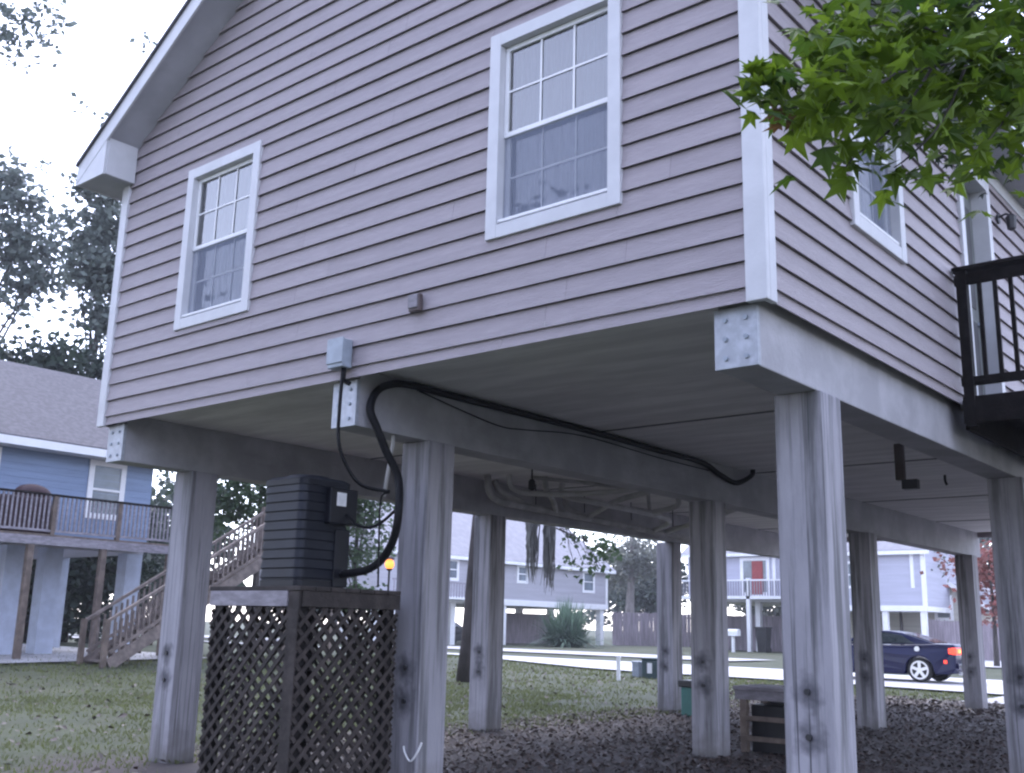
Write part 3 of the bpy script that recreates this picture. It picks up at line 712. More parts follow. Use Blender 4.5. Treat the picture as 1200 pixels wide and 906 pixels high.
for y in (-1.9, 2.2, 5.2, 7.55, 9.4, 11.12): MB().box(-24.05,-23.94,y-.055,y+.055,3.62,4.66).build('railing_post', M['brownwood'], dk2)
bal = None
for k in range(72):
    y = 2.4 + k*.122
    if bal is None: bal = MB().box(-24.0,-23.965,y-.022,y+.022,3.78,4.66).build('baluster', M['greywood'], dk2)
    else:
        o = bal.copy(); col.objects.link(o); o.location = bal.location + Vector((0, k*.122, 0))
for y in (1.0, 4.2, 7.05, 9.06, 11.1): MB().box(-24.12,-23.96,y-.08,y+.08,g(-24,y)-.1,3.40).build('support_post', M['brownwood'], dk2)
cg = empty('covered_grill', (-24.6, 6.9, 3.66), 'dark brown covered grill behind the railing of the blue house deck', 'grill')
q = MB(); q.add([(-24.95,6.2,3.67),(-24.2,6.2,3.67),(-24.2,7.65,3.67),(-24.95,7.65,3.67),(-24.9,6.25,4.62),(-24.25,6.25,4.62),(-24.25,7.6,4.62),(-24.9,7.6,4.62)], [(0,3,2,1),(0,1,5,4),(1,2,6,5),(2,3,7,6),(3,0,4,7),(4,5,6,7)])
q.build('cover', M['cover'], cg, .06)
MB().tube(smooth_path([(-24.55,6.85,4.60),(-24.55,6.95,4.74),(-24.55,7.2,4.78),(-24.55,7.45,4.72),(-24.55,7.55,4.60)],4), .2, 10).build('hood', M['cover'], cg, smooth=True)
structure(raw('patio', *sheet([-38+i for i in range(16)], [-6+i for i in range(19)], .05), M['concrete']))
# wooden staircase in front of the blue house
sc_ = empty('wooden_staircase', (-22.3, 8.6, g(-22.3,8.6)), 'weathered wooden outdoor staircase climbing to the right beside the blue house', 'staircase')
s0, s1, zs0 = 8.25, 13.4, g(-22,8.3); zs1 = 3.75; slope = (zs1-zs0)/(s1-s0)
for x in (-22.85, -21.75): MB().bar((x,s0,zs0+.05),(x,s1,zs1-.05),.05,.30).build('stringer', M['stairwood'], sc_)
nt_ = 17
for k in range(nt_):
    y = s0 + (s1-s0)*(k+.5)/nt_; z = zs0 + (zs1-zs0)*(k+.5)/nt_
    MB().box(-22.82,-21.78,y-.14,y+.14,z,z+.04).build('tread', M['stairwood'], sc_)
    MB().box(-22.80,-21.80,y+.12,y+.137,z-.17,z).build('riser', M['brownwood'], sc_)
for x in (-22.85, -21.75):
    MB().bar((x,s0-.2,zs0+1.06),(x,s1,zs1+1.0),.09,.07).build('handrail', M['stairwood'], sc_)
    MB().bar((x,s0,zs0+.35),(x,s1,zs1+.18),.05,.07).build('lower_rail', M['stairwood'], sc_)
    for y in (s0-.15, (s0+s1)/2, s1): MB().box(x-.06,x+.06,y-.06,y+.06,zs0-.05 if y<s0 else zs0+(y-s0)*slope,zs0+1.15+max(0,(y-s0))*slope).build('newel_post', M['brownwood'], sc_)
    for k in range(34):
        y = s0+.1+k*.15; zb_ = zs0+(y-s0)*slope
        MB().box(x-.02,x+.02,y-.024,y+.024,zb_+.2,zb_+1.02).build('baluster', M['stairwood'], sc_)
MB().box(-22.9,-21.7,13.42,15.5,3.62,3.70).build('landing', M['stairwood'], sc_)
for x in (-22.8,-21.8):
    for y in (13.6,15.3): MB().box(x-.06,x+.06,y-.06,y+.06,g(x,y)-.1,3.62).build('leg', M['brownwood'], sc_)
for k in range(14): MB().box(-21.74,-21.70,13.5+k*.14,13.545+k*.14,3.7,4.7).build('baluster', M['stairwood'], sc_)
MB().box(-21.78,-21.66,13.42,15.5,4.70,4.76).build('handrail', M['stairwood'], sc_)

# ------------------------------------------------------------------ far houses across the street
FX = -44.2
fh = box_house('raised_house', FX-12, FX, 38, 62.1, 3.30, 6.25, 4.4, 'y', M['farwall'], M['farroof'], 'grey raised house with white skirt band across the street behind the spiky bush', oh=.5,
    posts=[(FX-.3,y) for y in (38.3,42,44.9,50.0,61.6)]+[(FX-5,y) for y in (40,46,53,57.6,61.5)], pw=.45)
MB().box(FX,FX+.06,38,62.2,3.02,3.42).build('skirt_band', M['white'], fh)
MB().box(FX-.02,FX+.06,61.9,62.16,3.43,6.25).build('corner_board', M['white'], fh)
for u, ww, v in ((51.15,1.2,4.55),(58.9,1.55,4.2),(44.1,1.1,4.4)): far_window(fh, xw(FX), u, u+ww, v, 5.85, .2)
MB().box(FX+.01,FX+1.4,38,46.6,3.2,3.3).build('porch_floor', M['white'], fh)
MB().box(FX+1.35,FX+1.4,38,46.6,4.15,4.25).build('porch_rail', M['greywood'], fh)
for k in range(33): MB().box(FX+1.36,FX+1.39,38.1+k*.26,38.16+k*.26,3.3,4.15).build('porch_baluster', M['greywood'], fh)
for y in (38.2,42.4,46.5): MB().box(FX+1.2,FX+1.5,y-.15,y+.15,g(FX+1.3,y)-.1,6.0 if y>46 else 3.2).build('post', M['white'], fh)
MB().box(FX-4.2,FX-3.9,51,60.5,g(FX-4,56),2.6).build('rear_screen', M['fence'], fh)

hb = box_house('raised_house', -35.8, -27.6, 60, 70, 3.9, 7.0, 3, 'x', M['farwall_b'], M['farroof'], 'far lavender raised house with red door and balcony behind the middle post', oh=.4,
    posts=[(x,60.2) for x in (-35.4,-33.3,-30.5,-28.1)], pw=.35)
yw = lambda Y: (lambda p: (p[0], Y-p[2], p[1]))
far_window(hb, yw(60), -31.7, -29.5, 4.0, 6.6, .25, False)
q = MB(); q.tf = yw(60); q.box(-30.8,-30.0,4.1,6.32,.02,.06); q.build('door', M['reddoor'], hb)
q = MB(); q.tf = yw(60); q.box(-29.3,-29.05,3.9,7.0,.0,.06); q.build('corner_board', M['white'], hb)
q = MB(); q.tf = yw(60); q.box(-33.0,-32.8,3.9,7.0,.0,.06); q.build('corner_board', M['white'], hb)
MB().box(-35.8,-27.6,58.3,59.95,3.75,3.95).build('balcony_floor', M['white'], hb)
MB().box(-35.8,-27.6,58.28,58.36,4.92,5.02).build('balcony_rail', M['white'], hb)
for k in range(43): MB().box(-35.75+k*.19,-35.68+k*.19,58.3,58.34,3.95,4.92).build('balcony_baluster', M['farroof'], hb)
for x in (-35.6,-33.4,-30.3,-27.8): MB().box(x-.13,x+.13,58.3,58.55,g(x,58.4)-.1,5.1).build('post', M['white'], hb)

hc = box_house('raised_house', -26.5, -17.9, 56, 66, 3.3, 6.6, 3.4, 'x', M['farwall_b'], M['farroof'], 'far pale blue raised house on white posts behind the parked blue car', oh=.4,
    posts=[(x,56.2) for x in (-26,-23.2,-20.4,-18.2)], pw=.3)
q = MB(); q.tf = yw(56); q.box(-18.15,-17.88,3.3,6.6,0,.06); q.build('corner_board', M['white'], hc)
q = MB(); q.tf = yw(56); q.box(-18.75,-18.55,4.3,6.6,0,.05); q.build('downspout', M['white'], hc)
far_window(hc, yw(56), -22.6, -21.4, 4.3, 5.9, .16)
far_window(hb, yw(60), -34.9, -33.8, 4.5, 6.2, .16)
MB().box(-26.5,-17.9,55.93,55.99,3.0,3.32).build('skirt_band', M['white'], hc)
hd = box_house('gabled_house', -26, -16, 60, 72, g(-20,60)-.1, 3.4, 3.25, 'y', M['farwall_d'], M['farroof'], 'far low tan gabled house with a white window behind a fence', oh=.4)
far_window(hd, yw(60), -18.85, -17.75, 2.55, 4.05, .18)
for xa, xb in ((-26.4,-21.01),(-15.6,-20.99)):
    MB().prism([(xa,59.56,3.14),(xb,59.56,6.65),(xb,59.56,6.93),(xa,59.56,3.42)], (0,.03,0)).build('rake_board', M['white'], hd)

def fence(pts, h, label, m='fence'):
    (xa,ya),(xb,yb) = pts; L = math.hypot(xb-xa,yb-ya); n = int(L/2.4)+1
    e = empty('board_fence', ((xa+xb)/2,(ya+yb)/2,g((xa+xb)/2,(ya+yb)/2)), label, 'fence')
    d = Vector((xb-xa,yb-ya,0)).normalized(); nrm = Vector((-d.y,d.x,0))
    q = MB(); k = 0.0
    while k < L-.1:
        p = Vector((xa,ya,0))+d*k; z = g(p.x,p.y); hh = h + random.uniform(-.05,.05)
        a = p; b = p+d*.14
        q.add([(a.x,a.y,z-.05),(b.x,b.y,z-.05),(b.x,b.y,z+hh-.04),((a.x+b.x)/2,(a.y+b.y)/2,z+hh),(a.x,a.y,z+hh-.04)], [(0,1,2,3,4)]); k += .15
    o = q.build('boards', M[m], e); s_ = o.modifiers.new('thick','SOLIDIFY'); s_.thickness = .025
    for i in range(n+1):
        p = Vector((xa,ya,0))+d*(L*i/n)+nrm*.08; MB().box(p.x-.05,p.x+.05,p.y-.05,p.y+.05,g(p.x,p.y)-.1,g(p.x,p.y)+h-.1).build('fence_post', M[m], e)
    for hh in (.4, h-.35): MB().bar((xa+nrm.x*.045,ya+nrm.y*.045,g(xa,ya)+hh),(xb+nrm.x*.045,yb+nrm.y*.045,g(xb,yb)+hh),.04,.09).build('fence_rail', M[m], e)
fence(((-43.9,62.6),(-38.5,70.5)), 2.5, 'tall mauve board fence right of the grey house across the street')
fence(((-35.5,61.5),(-27.2,61.5)), 2.4, 'brown board fence under the balcony of the far lavender house', 'fence')
fence(((-18.6,57),(-7,57)), 2.2, 'brown board fence in front of the low tan gabled house')
mbx = empty('mailbox', (-30.0,55.6,g(-30,55.6)), 'white mailbox on a post across the street', 'mailbox')
z = g(-30,55.6)
MB().box(-30.08,-29.92,55.52,55.68,z-.1,z+1.0).build('mailbox_post', M['white'], mbx)
MB().prism([(-30.38,55.4,z+1.0),(-30.38,55.85,z+1.0),(-30.38,55.85,z+1.3),(-30.38,55.75,z+1.42),(-30.38,55.5,z+1.42),(-30.38,55.4,z+1.3)], (.78,0,0)).build('mailbox_body', M['white'], mbx)
bx_, by_ = -28.9, 57.6
tb = empty('trash_bin', (bx_,by_,g(bx_,by_)), 'tall black wheeled trash bin right of the white mailbox', 'trash bin')
z = g(bx_,by_)
q = MB(); q.add([(bx_+a*.3,by_+b*.3,z) for a,b in ((-1,-1),(1,-1),(1,1),(-1,1))]+[(bx_+a*.4,by_+b*.4,z+1.5) for a,b in ((-1,-1),(1,-1),(1,1),(-1,1))], [(0,3,2,1),(0,1,5,4),(1,2,6,5),(2,3,7,6),(3,0,4,7),(4,5,6,7)])
q.build('bin_body', M['black'], tb, .03)
MB().box(bx_-.45,bx_+.45,by_-.48,by_+.45,z+1.501,z+1.6).build('lid', M['black'], tb, .03)
for x in (bx_-.25,bx_+.25): MB().tube([(x-.05,by_+.36,z+.15),(x+.05,by_+.36,z+.15)], .15, 10).build('wheel', M['tyre'], tb)

# lit lamp on a thin pole
lx, ly = -13.0, 9.22
lp = empty('garden_lamp', (lx, ly, g(lx,ly)), 'thin pole lamp with a small glowing orange bulb beside the front middle post', 'lamp')
zl = 2.66
MB().tube([(lx,ly,g(lx,ly)-.1),(lx,ly,zl)], .022, 8).build('pole', M['iron'], lp)
MB().tube([(lx,ly,zl),(lx,ly,zl+.04)], [.04,.07], 10).build('lamp_holder', M['iron'], lp)
MB().tube([(lx,ly,zl+.04),(lx,ly,zl+.08),(lx,ly,zl+.14),(lx,ly,zl+.20),(lx,ly,zl+.23)], [.05,.09,.10,.08,.03], 12).build('bulb', M['lampglow'], lp, smooth=True)
MB().tube([(lx,ly,zl+.23),(lx,ly,zl+.27),(lx,ly,zl+.32)], [.12,.09,.02], 12).build('lamp_cap', M['iron'], lp)

# ------------------------------------------------------------------ cars
def make_car(paint, label, lit=True):
    e = empty('parked_car', (0,0,0), label, 'car')
    # local: rear bumper at x=0, nose at x=-4.95, y centre 0
    def arch(cx, n=9, r=.40, zc=.34):
        return [(cx + r*math.cos(math.pi*k/(n-1)), zc + r*math.sin(math.pi*k/(n-1))) for k in range(n)]
    prof = [(-.10,.26)] + [] + [(-.56,.22)] + [p for p in arch(-1.00)] + [(-1.42,.20),(-3.55,.20)] + [p for p in arch(-3.98)] + [(-4.42,.22),(-4.82,.24),(-4.95,.42),(-4.93,.66),(-4.80,.80),(-3.95,.93),(-3.25,1.0),(-1.6,1.02),(-.9,1.06),(-.45,1.09),(-.03,1.08),(.03,.98),(.02,.62),(0,.40)]
    seen = []
    for p in prof:
        if not seen or (abs(p[0]-seen[-1][0])+abs(p[1]-seen[-1][1])) > 1e-3: seen.append(p)
    prof = seen
    def hw(x, z):
        w = .93 - .10*sm(.75,1.1,z) - .05*(1-sm(.2,.45,z))
        w -= .10*sm(-4.2,-4.95,x) + .05*sm(-.4,0,x); w += .02*sm(-1.9,-1.1,x); return w
    q = MB(); n = len(prof)
    vs = [(x,-hw(x,z),z) for x,z in prof] + [(x,hw(x,z),z) for x,z in prof]
    q.add(vs, [tuple(range(n)), tuple(range(n,2*n))[::-1]] + [(i,(i+1)%n,n+(i+1)%n,n+i) for i in range(n)])
    body = q.build('body', paint, e, .035)
    for p in body.data.polygons: p.use_smooth = len(p.vertices) == 4
    gp = [(-.50,1.07,.74),(-.95,1.20,.70),(-1.55,1.38,.62),(-2.0,1.435,.60),(-2.45,1.43,.60),(-2.75,1.36,.62),(-3.38,1.01,.74)]
    q = MB(); n = len(gp)
    q.add([(x,-w,z) for x,z,w in gp]+[(x,w,z) for x,z,w in gp], [tuple(range(n)),tuple(range(n,2*n))[::-1]]+[(i,i+1,n+i+1,n+i) for i in range(n-1)])
    cab = q.build('cabin', paint, e, .02)
    for s in (-1, 1):
        q = MB(); wp_ = [(-1.15,1.085,.748),(-1.55,1.31,.655),(-2.05,1.385,.624),(-2.45,1.38,.624),(-2.72,1.30,.655),(-3.1,1.06,.757)]
        q.add([(x,s*w,z) for x,z,w in wp_], [tuple(range(len(wp_)))]); q.build('side_window', M['carglass'], e)
        MB().box(-2.75,-2.60,s*.78-.10,s*.78+.10,1.02,1.13).build('mirror', paint, e, .02)
    q = MB(); q.add([(-.62,-.62,1.118),(-.62,.62,1.118),(-1.52,.54,1.392),(-1.52,-.54,1.392)], [(0,1,2,3)]); q.build('rear_window', M['carglass'], e)
    q = MB(); q.add([(-3.25,-.66,1.10),(-3.25,.66,1.10),(-2.80,.56,1.355),(-2.80,-.56,1.355)], [(0,1,2,3)]); q.build('windscreen', M['carglass'], e)
    for cx in (-1.0, -3.98):
        for s in (-1, 1):
            y = s*.80
            w = MB().tube([(cx,y-.11,.34),(cx,y-.095,.34),(cx,y+.095,.34),(cx,y+.11,.34)], [.30,.34,.34,.30], 24).build('wheel', M['tyre'], e)
            yo = y + s*.112
            q = MB()
            q.tube([(cx,yo-.01*s,.34),(cx,yo+.006*s,.34)], .075, 12)
            for k in range(5):
                a = 2*math.pi*k/5 + .3
                q.bar((cx+.05*math.cos(a),yo,.34+.05*math.sin(a)),(cx+.235*math.cos(a),yo,.34+.235*math.sin(a)),.085,.02,(0,1,0))
            nn = 24
            for k in range(nn):
                a, b = 2*math.pi*k/nn, 2*math.pi*(k+1)/nn
                q.add([(cx+.215*math.cos(a),yo+.004*s,.34+.215*math.sin(a)),(cx+.215*math.cos(b),yo+.004*s,.34+.215*math.sin(b)),(cx+.262*math.cos(b),yo+.004*s,.34+.262*math.sin(b)),(cx+.262*math.cos(a),yo+.004*s,.34+.262*math.sin(a))], [(0,1,2,3)])
            q.build('rim', M['rim'], w)
    lm, lm2 = (M['tail'], M['tail2']) if lit else (M['reddoor'], M['reddoor'])
    for s in (-1, 1):
        t_ = MB().box(-.10,.055,min(s*.38,s*.875),max(s*.38,s*.875),.80,.985).build('tail_light', lm, e, .03)
        MB().box(-.16,.02,min(s*.876,s*.893),max(s*.876,s*.893),.82,.97).build('lamp_wrap', lm, t_)
        MB().box(.056,.066,min(s*.5,s*.72),max(s*.5,s*.72),.85,.94).build('lamp_core', lm2, t_)
        MB().box(-.30,-.22,min(s*.885,s*.905),max(s*.885,s*.905),.55,.64).build('side_marker', lm, e)
        MB().box(-4.90,-4.80,min(s*.45,s*.78),max(s*.45,s*.78),.64,.75).build('headlight', M['rim'], e, .02)
    MB().tube([(-1.05,-.868,.93),(-1.05,-.885,.93)], .075, 14).build('fuel_cap', M['rim'], e)
    MB().box(.02,.07,-.80,.80,.40,.56).build('rear_bumper', paint, e, .03)
    MB().box(.071,.078,-.26,.26,.58,.72).build('number_plate', M['white'], e)
    for s in (-.55,.55): MB().tube([(.0,s,.28),(.09,s,.28)], .05, 10).build('exhaust', M['rim'], e)
    return e
car = make_car(M['carpaint'], 'dark blue coupe with lit orange-red tail lights parked on the street')
car.location = (-7.05, 26.55, g(-9.5,26.5)+.06); car.rotation_euler[2] = R_(0)
c2 = make_car(M['redpaint'], 'small dark red car seen far off under the blue house', lit=False)
c2.location = (-48.5, 12.2, g(-48,12)+.06); c2.rotation_euler[2] = R_(60)
c3 = make_car(M['black'], 'dark car parked under the porch end of the far grey house', lit=False)
c3.location = (-45.5, 43.2, g(-45,43)+.06); c3.rotation_euler[2] = R_(-90)

# ------------------------------------------------------------------ trees and plants
def clump_leaves(blobs, n, size, per=26, spread=.55, seed=1, droop=0):
    rnd = random.Random(seed); vs = []; fs = []
    tot = sum(b[3]*b[4]*b[5] for b in blobs)
    for (bx,by,bz,rx,ry,rz) in blobs:
        k = max(1, int(n*rx*ry*rz/tot/per))
        for _ in range(k):
            while True:
                a = Vector((rnd.uniform(-1,1),rnd.uniform(-1,1),rnd.uniform(-1,1)))
                if .12 < a.length < 1 and rnd.random() < .25 + .75*a.length: break
            c = (bx+a.x*rx, by+a.y*ry, bz+a.z*rz); sp_ = spread*rnd.uniform(.6,1.5)
            for _ in range(per):
                p = (c[0]+rnd.gauss(0,sp_), c[1]+rnd.gauss(0,sp_), c[2]+rnd.gauss(0,sp_*.55))
                s = size*rnd.uniform(.6,1.35)
                d = Vector((rnd.gauss(0,1),rnd.gauss(0,1),rnd.gauss(-.25-droop,.6))).normalized()
                e_ = d.cross(Vector((rnd.gauss(0,1),rnd.gauss(0,1),rnd.gauss(0,1)))).normalized()
                o = len(vs)
                for t, w in ((0,0),(.45,.34),(1,0),(.45,-.34)):
                    vs.append((p[0]+d.x*s*t+e_.x*s*w, p[1]+d.y*s*t+e_.y*s*w, p[2]+d.z*s*t+e_.z*s*w))
                fs.append((o,o+1,o+2,o+3))
    return vs, fs
def tree(x, y, h, blobs, n, size, label, mat_='leaf_far', bark='bark', r=.3, lf=.42, lmin=.6, lean=(0,0), spread=.6, seed=1, name='tree', cat='tree', group=None, per=26, top=None):
    z = g(x, y); e = empty(name, (x,y,z), label, cat, group); rnd = random.Random(seed)
    top = top or h*.75
    q = MB(); pts = [(x+lean[0]*t+.15*r*math.sin(7*t+seed), y+lean[1]*t+.15*r*math.cos(5*t+seed), z-.2+(top+.2)*t) for t in [i/9 for i in range(10)]]
    q.tube(pts, [r*(1.35 if i==0 else 1.08-.09*i) for i in range(10)], 10)
    for b in blobs:
        if b[3] < lmin: continue
        t = rnd.uniform(.45,.85); i = int(t*9); a = Vector(pts[i]); c = Vector(b[:3])
        mid = a.lerp(c,.5)+Vector((rnd.gauss(0,.3),rnd.gauss(0,.3),rnd.uniform(0,.5)))
        q.tube(smooth_path([a,mid,c],4), [r*lf*(1-.1*k) for k in range(9)], 6)
        for _ in range(3):
            d = c+Vector((rnd.uniform(-1,1)*b[3],rnd.uniform(-1,1)*b[4],rnd.uniform(-1,1)*b[5]))*.8
            q.tube([mid.lerp(c,.6), mid.lerp(c,.5).lerp(d,.6), d], [r*lf*.4,r*lf*.22,r*.03], 5)
    q.build('trunk', M[bark], e, smooth=True)
    v_, f_ = clump_leaves(blobs, n, size, per, spread, seed); raw('crown', v_, f_, M[mat_], e)
    return e
GT = 'trees behind the blue house'
def bl(rows): return [(x,y,z,r,r,r*.8) for x,y,z,r in rows]
tree(-44,12.5,23,bl([(-43.2,13.3,20.2,1.36),(-42.8,14.4,19.2,1.22),(-43.0,13.8,17.6,1.46),(-42.6,14.8,16.6,1.36),(-43.0,13.9,15.3,1.07),(-42.3,15.4,17.6,.97),(-42.3,15.4,15.5,.58),(-43.4,13.0,21.6,.68),(-45.5,10.5,20,2.6),(-45.5,10.5,16,2.6)]), 10500, .34, 'tall pale oak behind the blue house at the left edge', r=.36, seed=3, group=GT, spread=.42, lf=.3)
tree(-38.2,15.6,19.5,bl([(-38.0,15.0,19.5,.9),(-38.3,14.6,17.6,.72),(-37.8,15.5,18.0,.9),(-38.0,15.0,16.2,.99),(-37.6,15.8,15.5,.9),(-38.2,14.7,15.3,.63),(-37.8,15.5,14.0,.81),(-37.4,16.1,13.2,.63),(-37.2,16.9,16.5,1.3)]), 7000, .30, 'slimmer tall tree beside the left roof edge behind blue house', r=.22, seed=4, group=GT, spread=.36, lf=.3)
for i,(x,y,z) in enumerate(((-38.5,10.4,11.2),(-37.6,12.2,11.0),(-36.7,13.9,11.3),(-35.9,16.0,11.2))):
    tree(x-1,y,z+1.6,[(x,y,z-.3,1.9,1.9,1.2),(x-.6,y-.6,z-2.6,1.9,1.8,1.6),(x-.6,y+.4,4.4,1.9,1.9,1.8),(x-.6,y+.4,2.4,1.9,1.9,1.6)], 8000, .30, ['dense dark tree low behind the left end of the blue roof','dense dark tree rising just above the blue house roof','dense dark tree behind the right end of the blue roof','dark tree behind the wooden staircase'][i], 'leaf_hedge', r=.2, seed=20+i, group=GT, spread=.5)
# overhanging limb of a tree off to the left
tree(-26.5,1.6,17,[(-21.3,3.6,15.6,.62,.62,.5),(-21.0,4.2,15.4,.62,.5,.5),(-21.2,3.8,14.9,.5,.5,.42),(-21.0,4.4,16.3,.42,.42,.4),(-21.5,4.4,14.6,.26,.26,.2),(-19.6,4.8,13.3,.34,.34,.2),(-19.5,5.2,13.2,.3,.3,.2),(-20.9,4.4,16.0,.4,.4,.3),(-21.7,5.1,12.6,.2,.2,.1),(-20.8,7.0,16.5,.2,.2,.1),(-24.5,2.2,16.4,1.6,1.3,1.2)], 2600, .17, 'tree off the left edge whose sparse twigs hang into the pale sky', r=.24, seed=9, spread=.17, per=12, lf=.18, lmin=.55)
# middle distance, between posts
tree(-26.0,15.6,10,[(-26.5,14.9,5.5,1.0,1.0,.9),(-26.7,14.6,4.8,.9,.9,.8),(-26.1,15.4,6.0,1.2,1.2,1.0),(-25.5,16.1,5.2,1.2,1.2,1.1),(-26,16,7.4,1.8,1.8,1.2)], 5200, .20, 'green tree beyond the top of the wooden staircase', 'leaf_mid', r=.14, seed=12, spread=.34)
tree(-25.6,19.6,9,bl([(-25.4,19.4,5.2,.8),(-25.1,19.7,4.0,.7),(-25.6,19.1,3.8,.65),(-25.0,19.9,4.7,.62),(-25.8,18.9,5.4,.8),(-25.4,19.5,2.4,.8),(-25.4,19.5,6.4,1.3)]), 4200, .17, 'light green tree seen between the air conditioner and the front middle post', 'leaf_mid', r=.11, seed=13, spread=.3)
tree(-15.9,14.8,12,[(-15.9,15.0,11.0,3.4,3.0,1.6),(-14.2,16.6,9.0,2.2,2.2,1.1),(-13.9,16.5,3.95,.5,.5,.36),(-13.4,16.8,3.75,.62,.62,.42),(-13.2,16.9,3.2,.5,.5,.36),(-13.0,17.1,3.6,.5,.5,.4),(-13.6,16.7,3.4,.35,.35,.3)], 13000, .16, 'dark leaning trunk on the lawn behind the second post, its low twigs hanging into view', 'leaf_mid', r=.19, lean=(.6,.3), seed=14, top=10.5, spread=.22, lmin=.3, lf=.16)
# grey moss strands
def moss(x, y, z1, L, label, seed, n=80, w=.13):
    rnd = random.Random(seed); q = MB()
    for _ in range(n):
        a = rnd.uniform(0,6.28); rr = w*math.sqrt(rnd.random()); l = L*rnd.uniform(.45,1); p = Vector((x+rr*math.cos(a),y+rr*math.sin(a),z1+rnd.uniform(-.1,.1)))
        pts = [p+Vector((rnd.gauss(0,.03),rnd.gauss(0,.03),-l*t)) for t in (0,.25,.5,.75,1)]
        q.tube(pts, [.012,.02,.018,.014,.004], 4, cap=False)
    o = q.build('hanging_moss', M['moss'], loc=(x,y,z1)); return tag(o, label, 'moss', 'moss strands hanging from the leaning tree')
moss(-12.78,13.62,4.3,1.75,'left grey strand of moss hanging in front of the far grey house',31)
moss(-12.42,13.80,4.3,1.95,'longer right grey strand of moss hanging in front of the far grey house',32)
tag(MB().tube(smooth_path([(-15.6,14.9,5.2),(-14.2,14.3,5.0),(-12.9,13.7,4.5),(-12.2,13.9,4.25)]), .03, 6).build('bare_branch', M['bark'], smooth=True), 'bare branch of the leaning tree carrying the moss strands', 'branch')
# right of the grey house
tree(-49.5,73.5,13,[(-49.5,73.5,8.2,2.6,2.6,1.8),(-47.6,73.6,7.2,1.8,1.8,1.3),(-51.6,74,6.6,2.2,2.2,1.6)], 4200, .34, 'pale mossy tree right of the far grey house', 'leaf_pale', 'palebark', r=.5, seed=15, spread=.5)
tree(-56.3,86.7,10,[(-56.3,86.7,5.2,3.0,3,2.2),(-54,88,6.6,2.6,2.6,2)], 4200, .45, 'dark round tree behind the mauve fence', 'leaf_hedge', r=.4, seed=16)
for i,(x,y,h,mm) in enumerate(((-66,96,11,'leaf_far'),(-80,66,12,'leaf_far'),(-40,84,10,'leaf_pale'),(-24,86,12,'leaf_far'),(-12,84,12,'leaf_pale'),(-2,80,11,'leaf_far'),(-62,22,12,'leaf_hedge'),(-58,32,12,'leaf_hedge'))):
    tree(x,y,h,[(x,y,h*.7,4.5,4,3),(x+2.5,y,h*.45,3.6,3,2.6),(x-2.5,y,h*.42,3.6,3,2.6)], 3600, .6, ['far tree behind the left end of the far grey house roof','far tree above the left roof of the grey house','pale far tree behind the lavender house with balcony','far tree behind the pale blue house','pale far tree behind the tan gabled house','far tree right of the tan gabled house','dark tree beyond the blue house patio','dark tree left of the far grey house'][i], mm, r=.35, seed=40+i)
tree(-11.6,46,7,[(-11.8,46,4.9,.9,.9,.9),(-11.5,46,3.2,.7,.7,.6)], 1300, .26, 'small red-leaved tree beyond the parked car', 'leaf_red', r=.12, seed=17)
tree(-20.4,58.6,7.5,[(-19.6,58.4,6.2,1.3,1.0,.9),(-18.8,58.4,5.6,.8,.7,.5)], 900, .26, 'olive tree against the tan gabled house', 'leaf_pale', r=.12, seed=18)
# trees behind the photographer and to the sides: they shade the yard and show in the panes
GB = 'trees standing behind the photographer'
for i,(x,y,h) in enumerate(((-27,-8,12.5),(-17,-20,14.5),(4,-30,12))):
    tree(x,y,h,[(x,y,h*.82,4,4,3),(x+2.6,y+1,h*.62,3,3,2.2),(x-2.4,y-1,h*.5,3,3,2.2)], 3600, .45, ['tree on the lawn left of the photographer','tree behind the photographer to the left','tree straight behind the photographer'][i], 'leaf_far', r=.35, seed=60+i, group=GB)
for i,(x,y,h) in enumerate(((-8,-19,10.5),(-1.5,-21,11),(12,-17,10))):
    tree(x,y,h,[(x,y,h*.7,3.6,3.2,2.6),(x+2,y+.5,h*.42,3.2,3,2.4),(x-2,y-.5,h*.36,3.2,3,2.4),(x,y,h*.18,3,2.8,1.8)], 4200, .5, ['dense tree behind the photographer at the left end of the hedge row','dense tree behind the photographer left of the rear house','dense tree behind the photographer right of the rear house'][i], 'leaf_hedge', r=.3, seed=80+i, group=GB)
rh = box_house('raised_house', 1.5, 10.5, -27, -17.5, 3.2, 6.2, 3, 'x', M['siding'], M['shingle'], 'mauve raised house behind the photographer across the yard', oh=.5, posts=[(x,y) for x in (1.9,6,10.1) for y in (-26.5,-22,-18)], pw=.35)
for u in (2.6, 5.4, 8.4): far_window(rh, lambda p: (p[0], -17.5+p[2], p[1]), u, u+1.1, 3.9, 5.6, .12)
tree(9,21,13,[(9,21,9.5,3.5,3.5,2.6),(10.5,23,7,3,3,2.4)], 2600, .45, 'tree beyond the deck on the right side yard', 'leaf_mid', r=.3, seed=66)

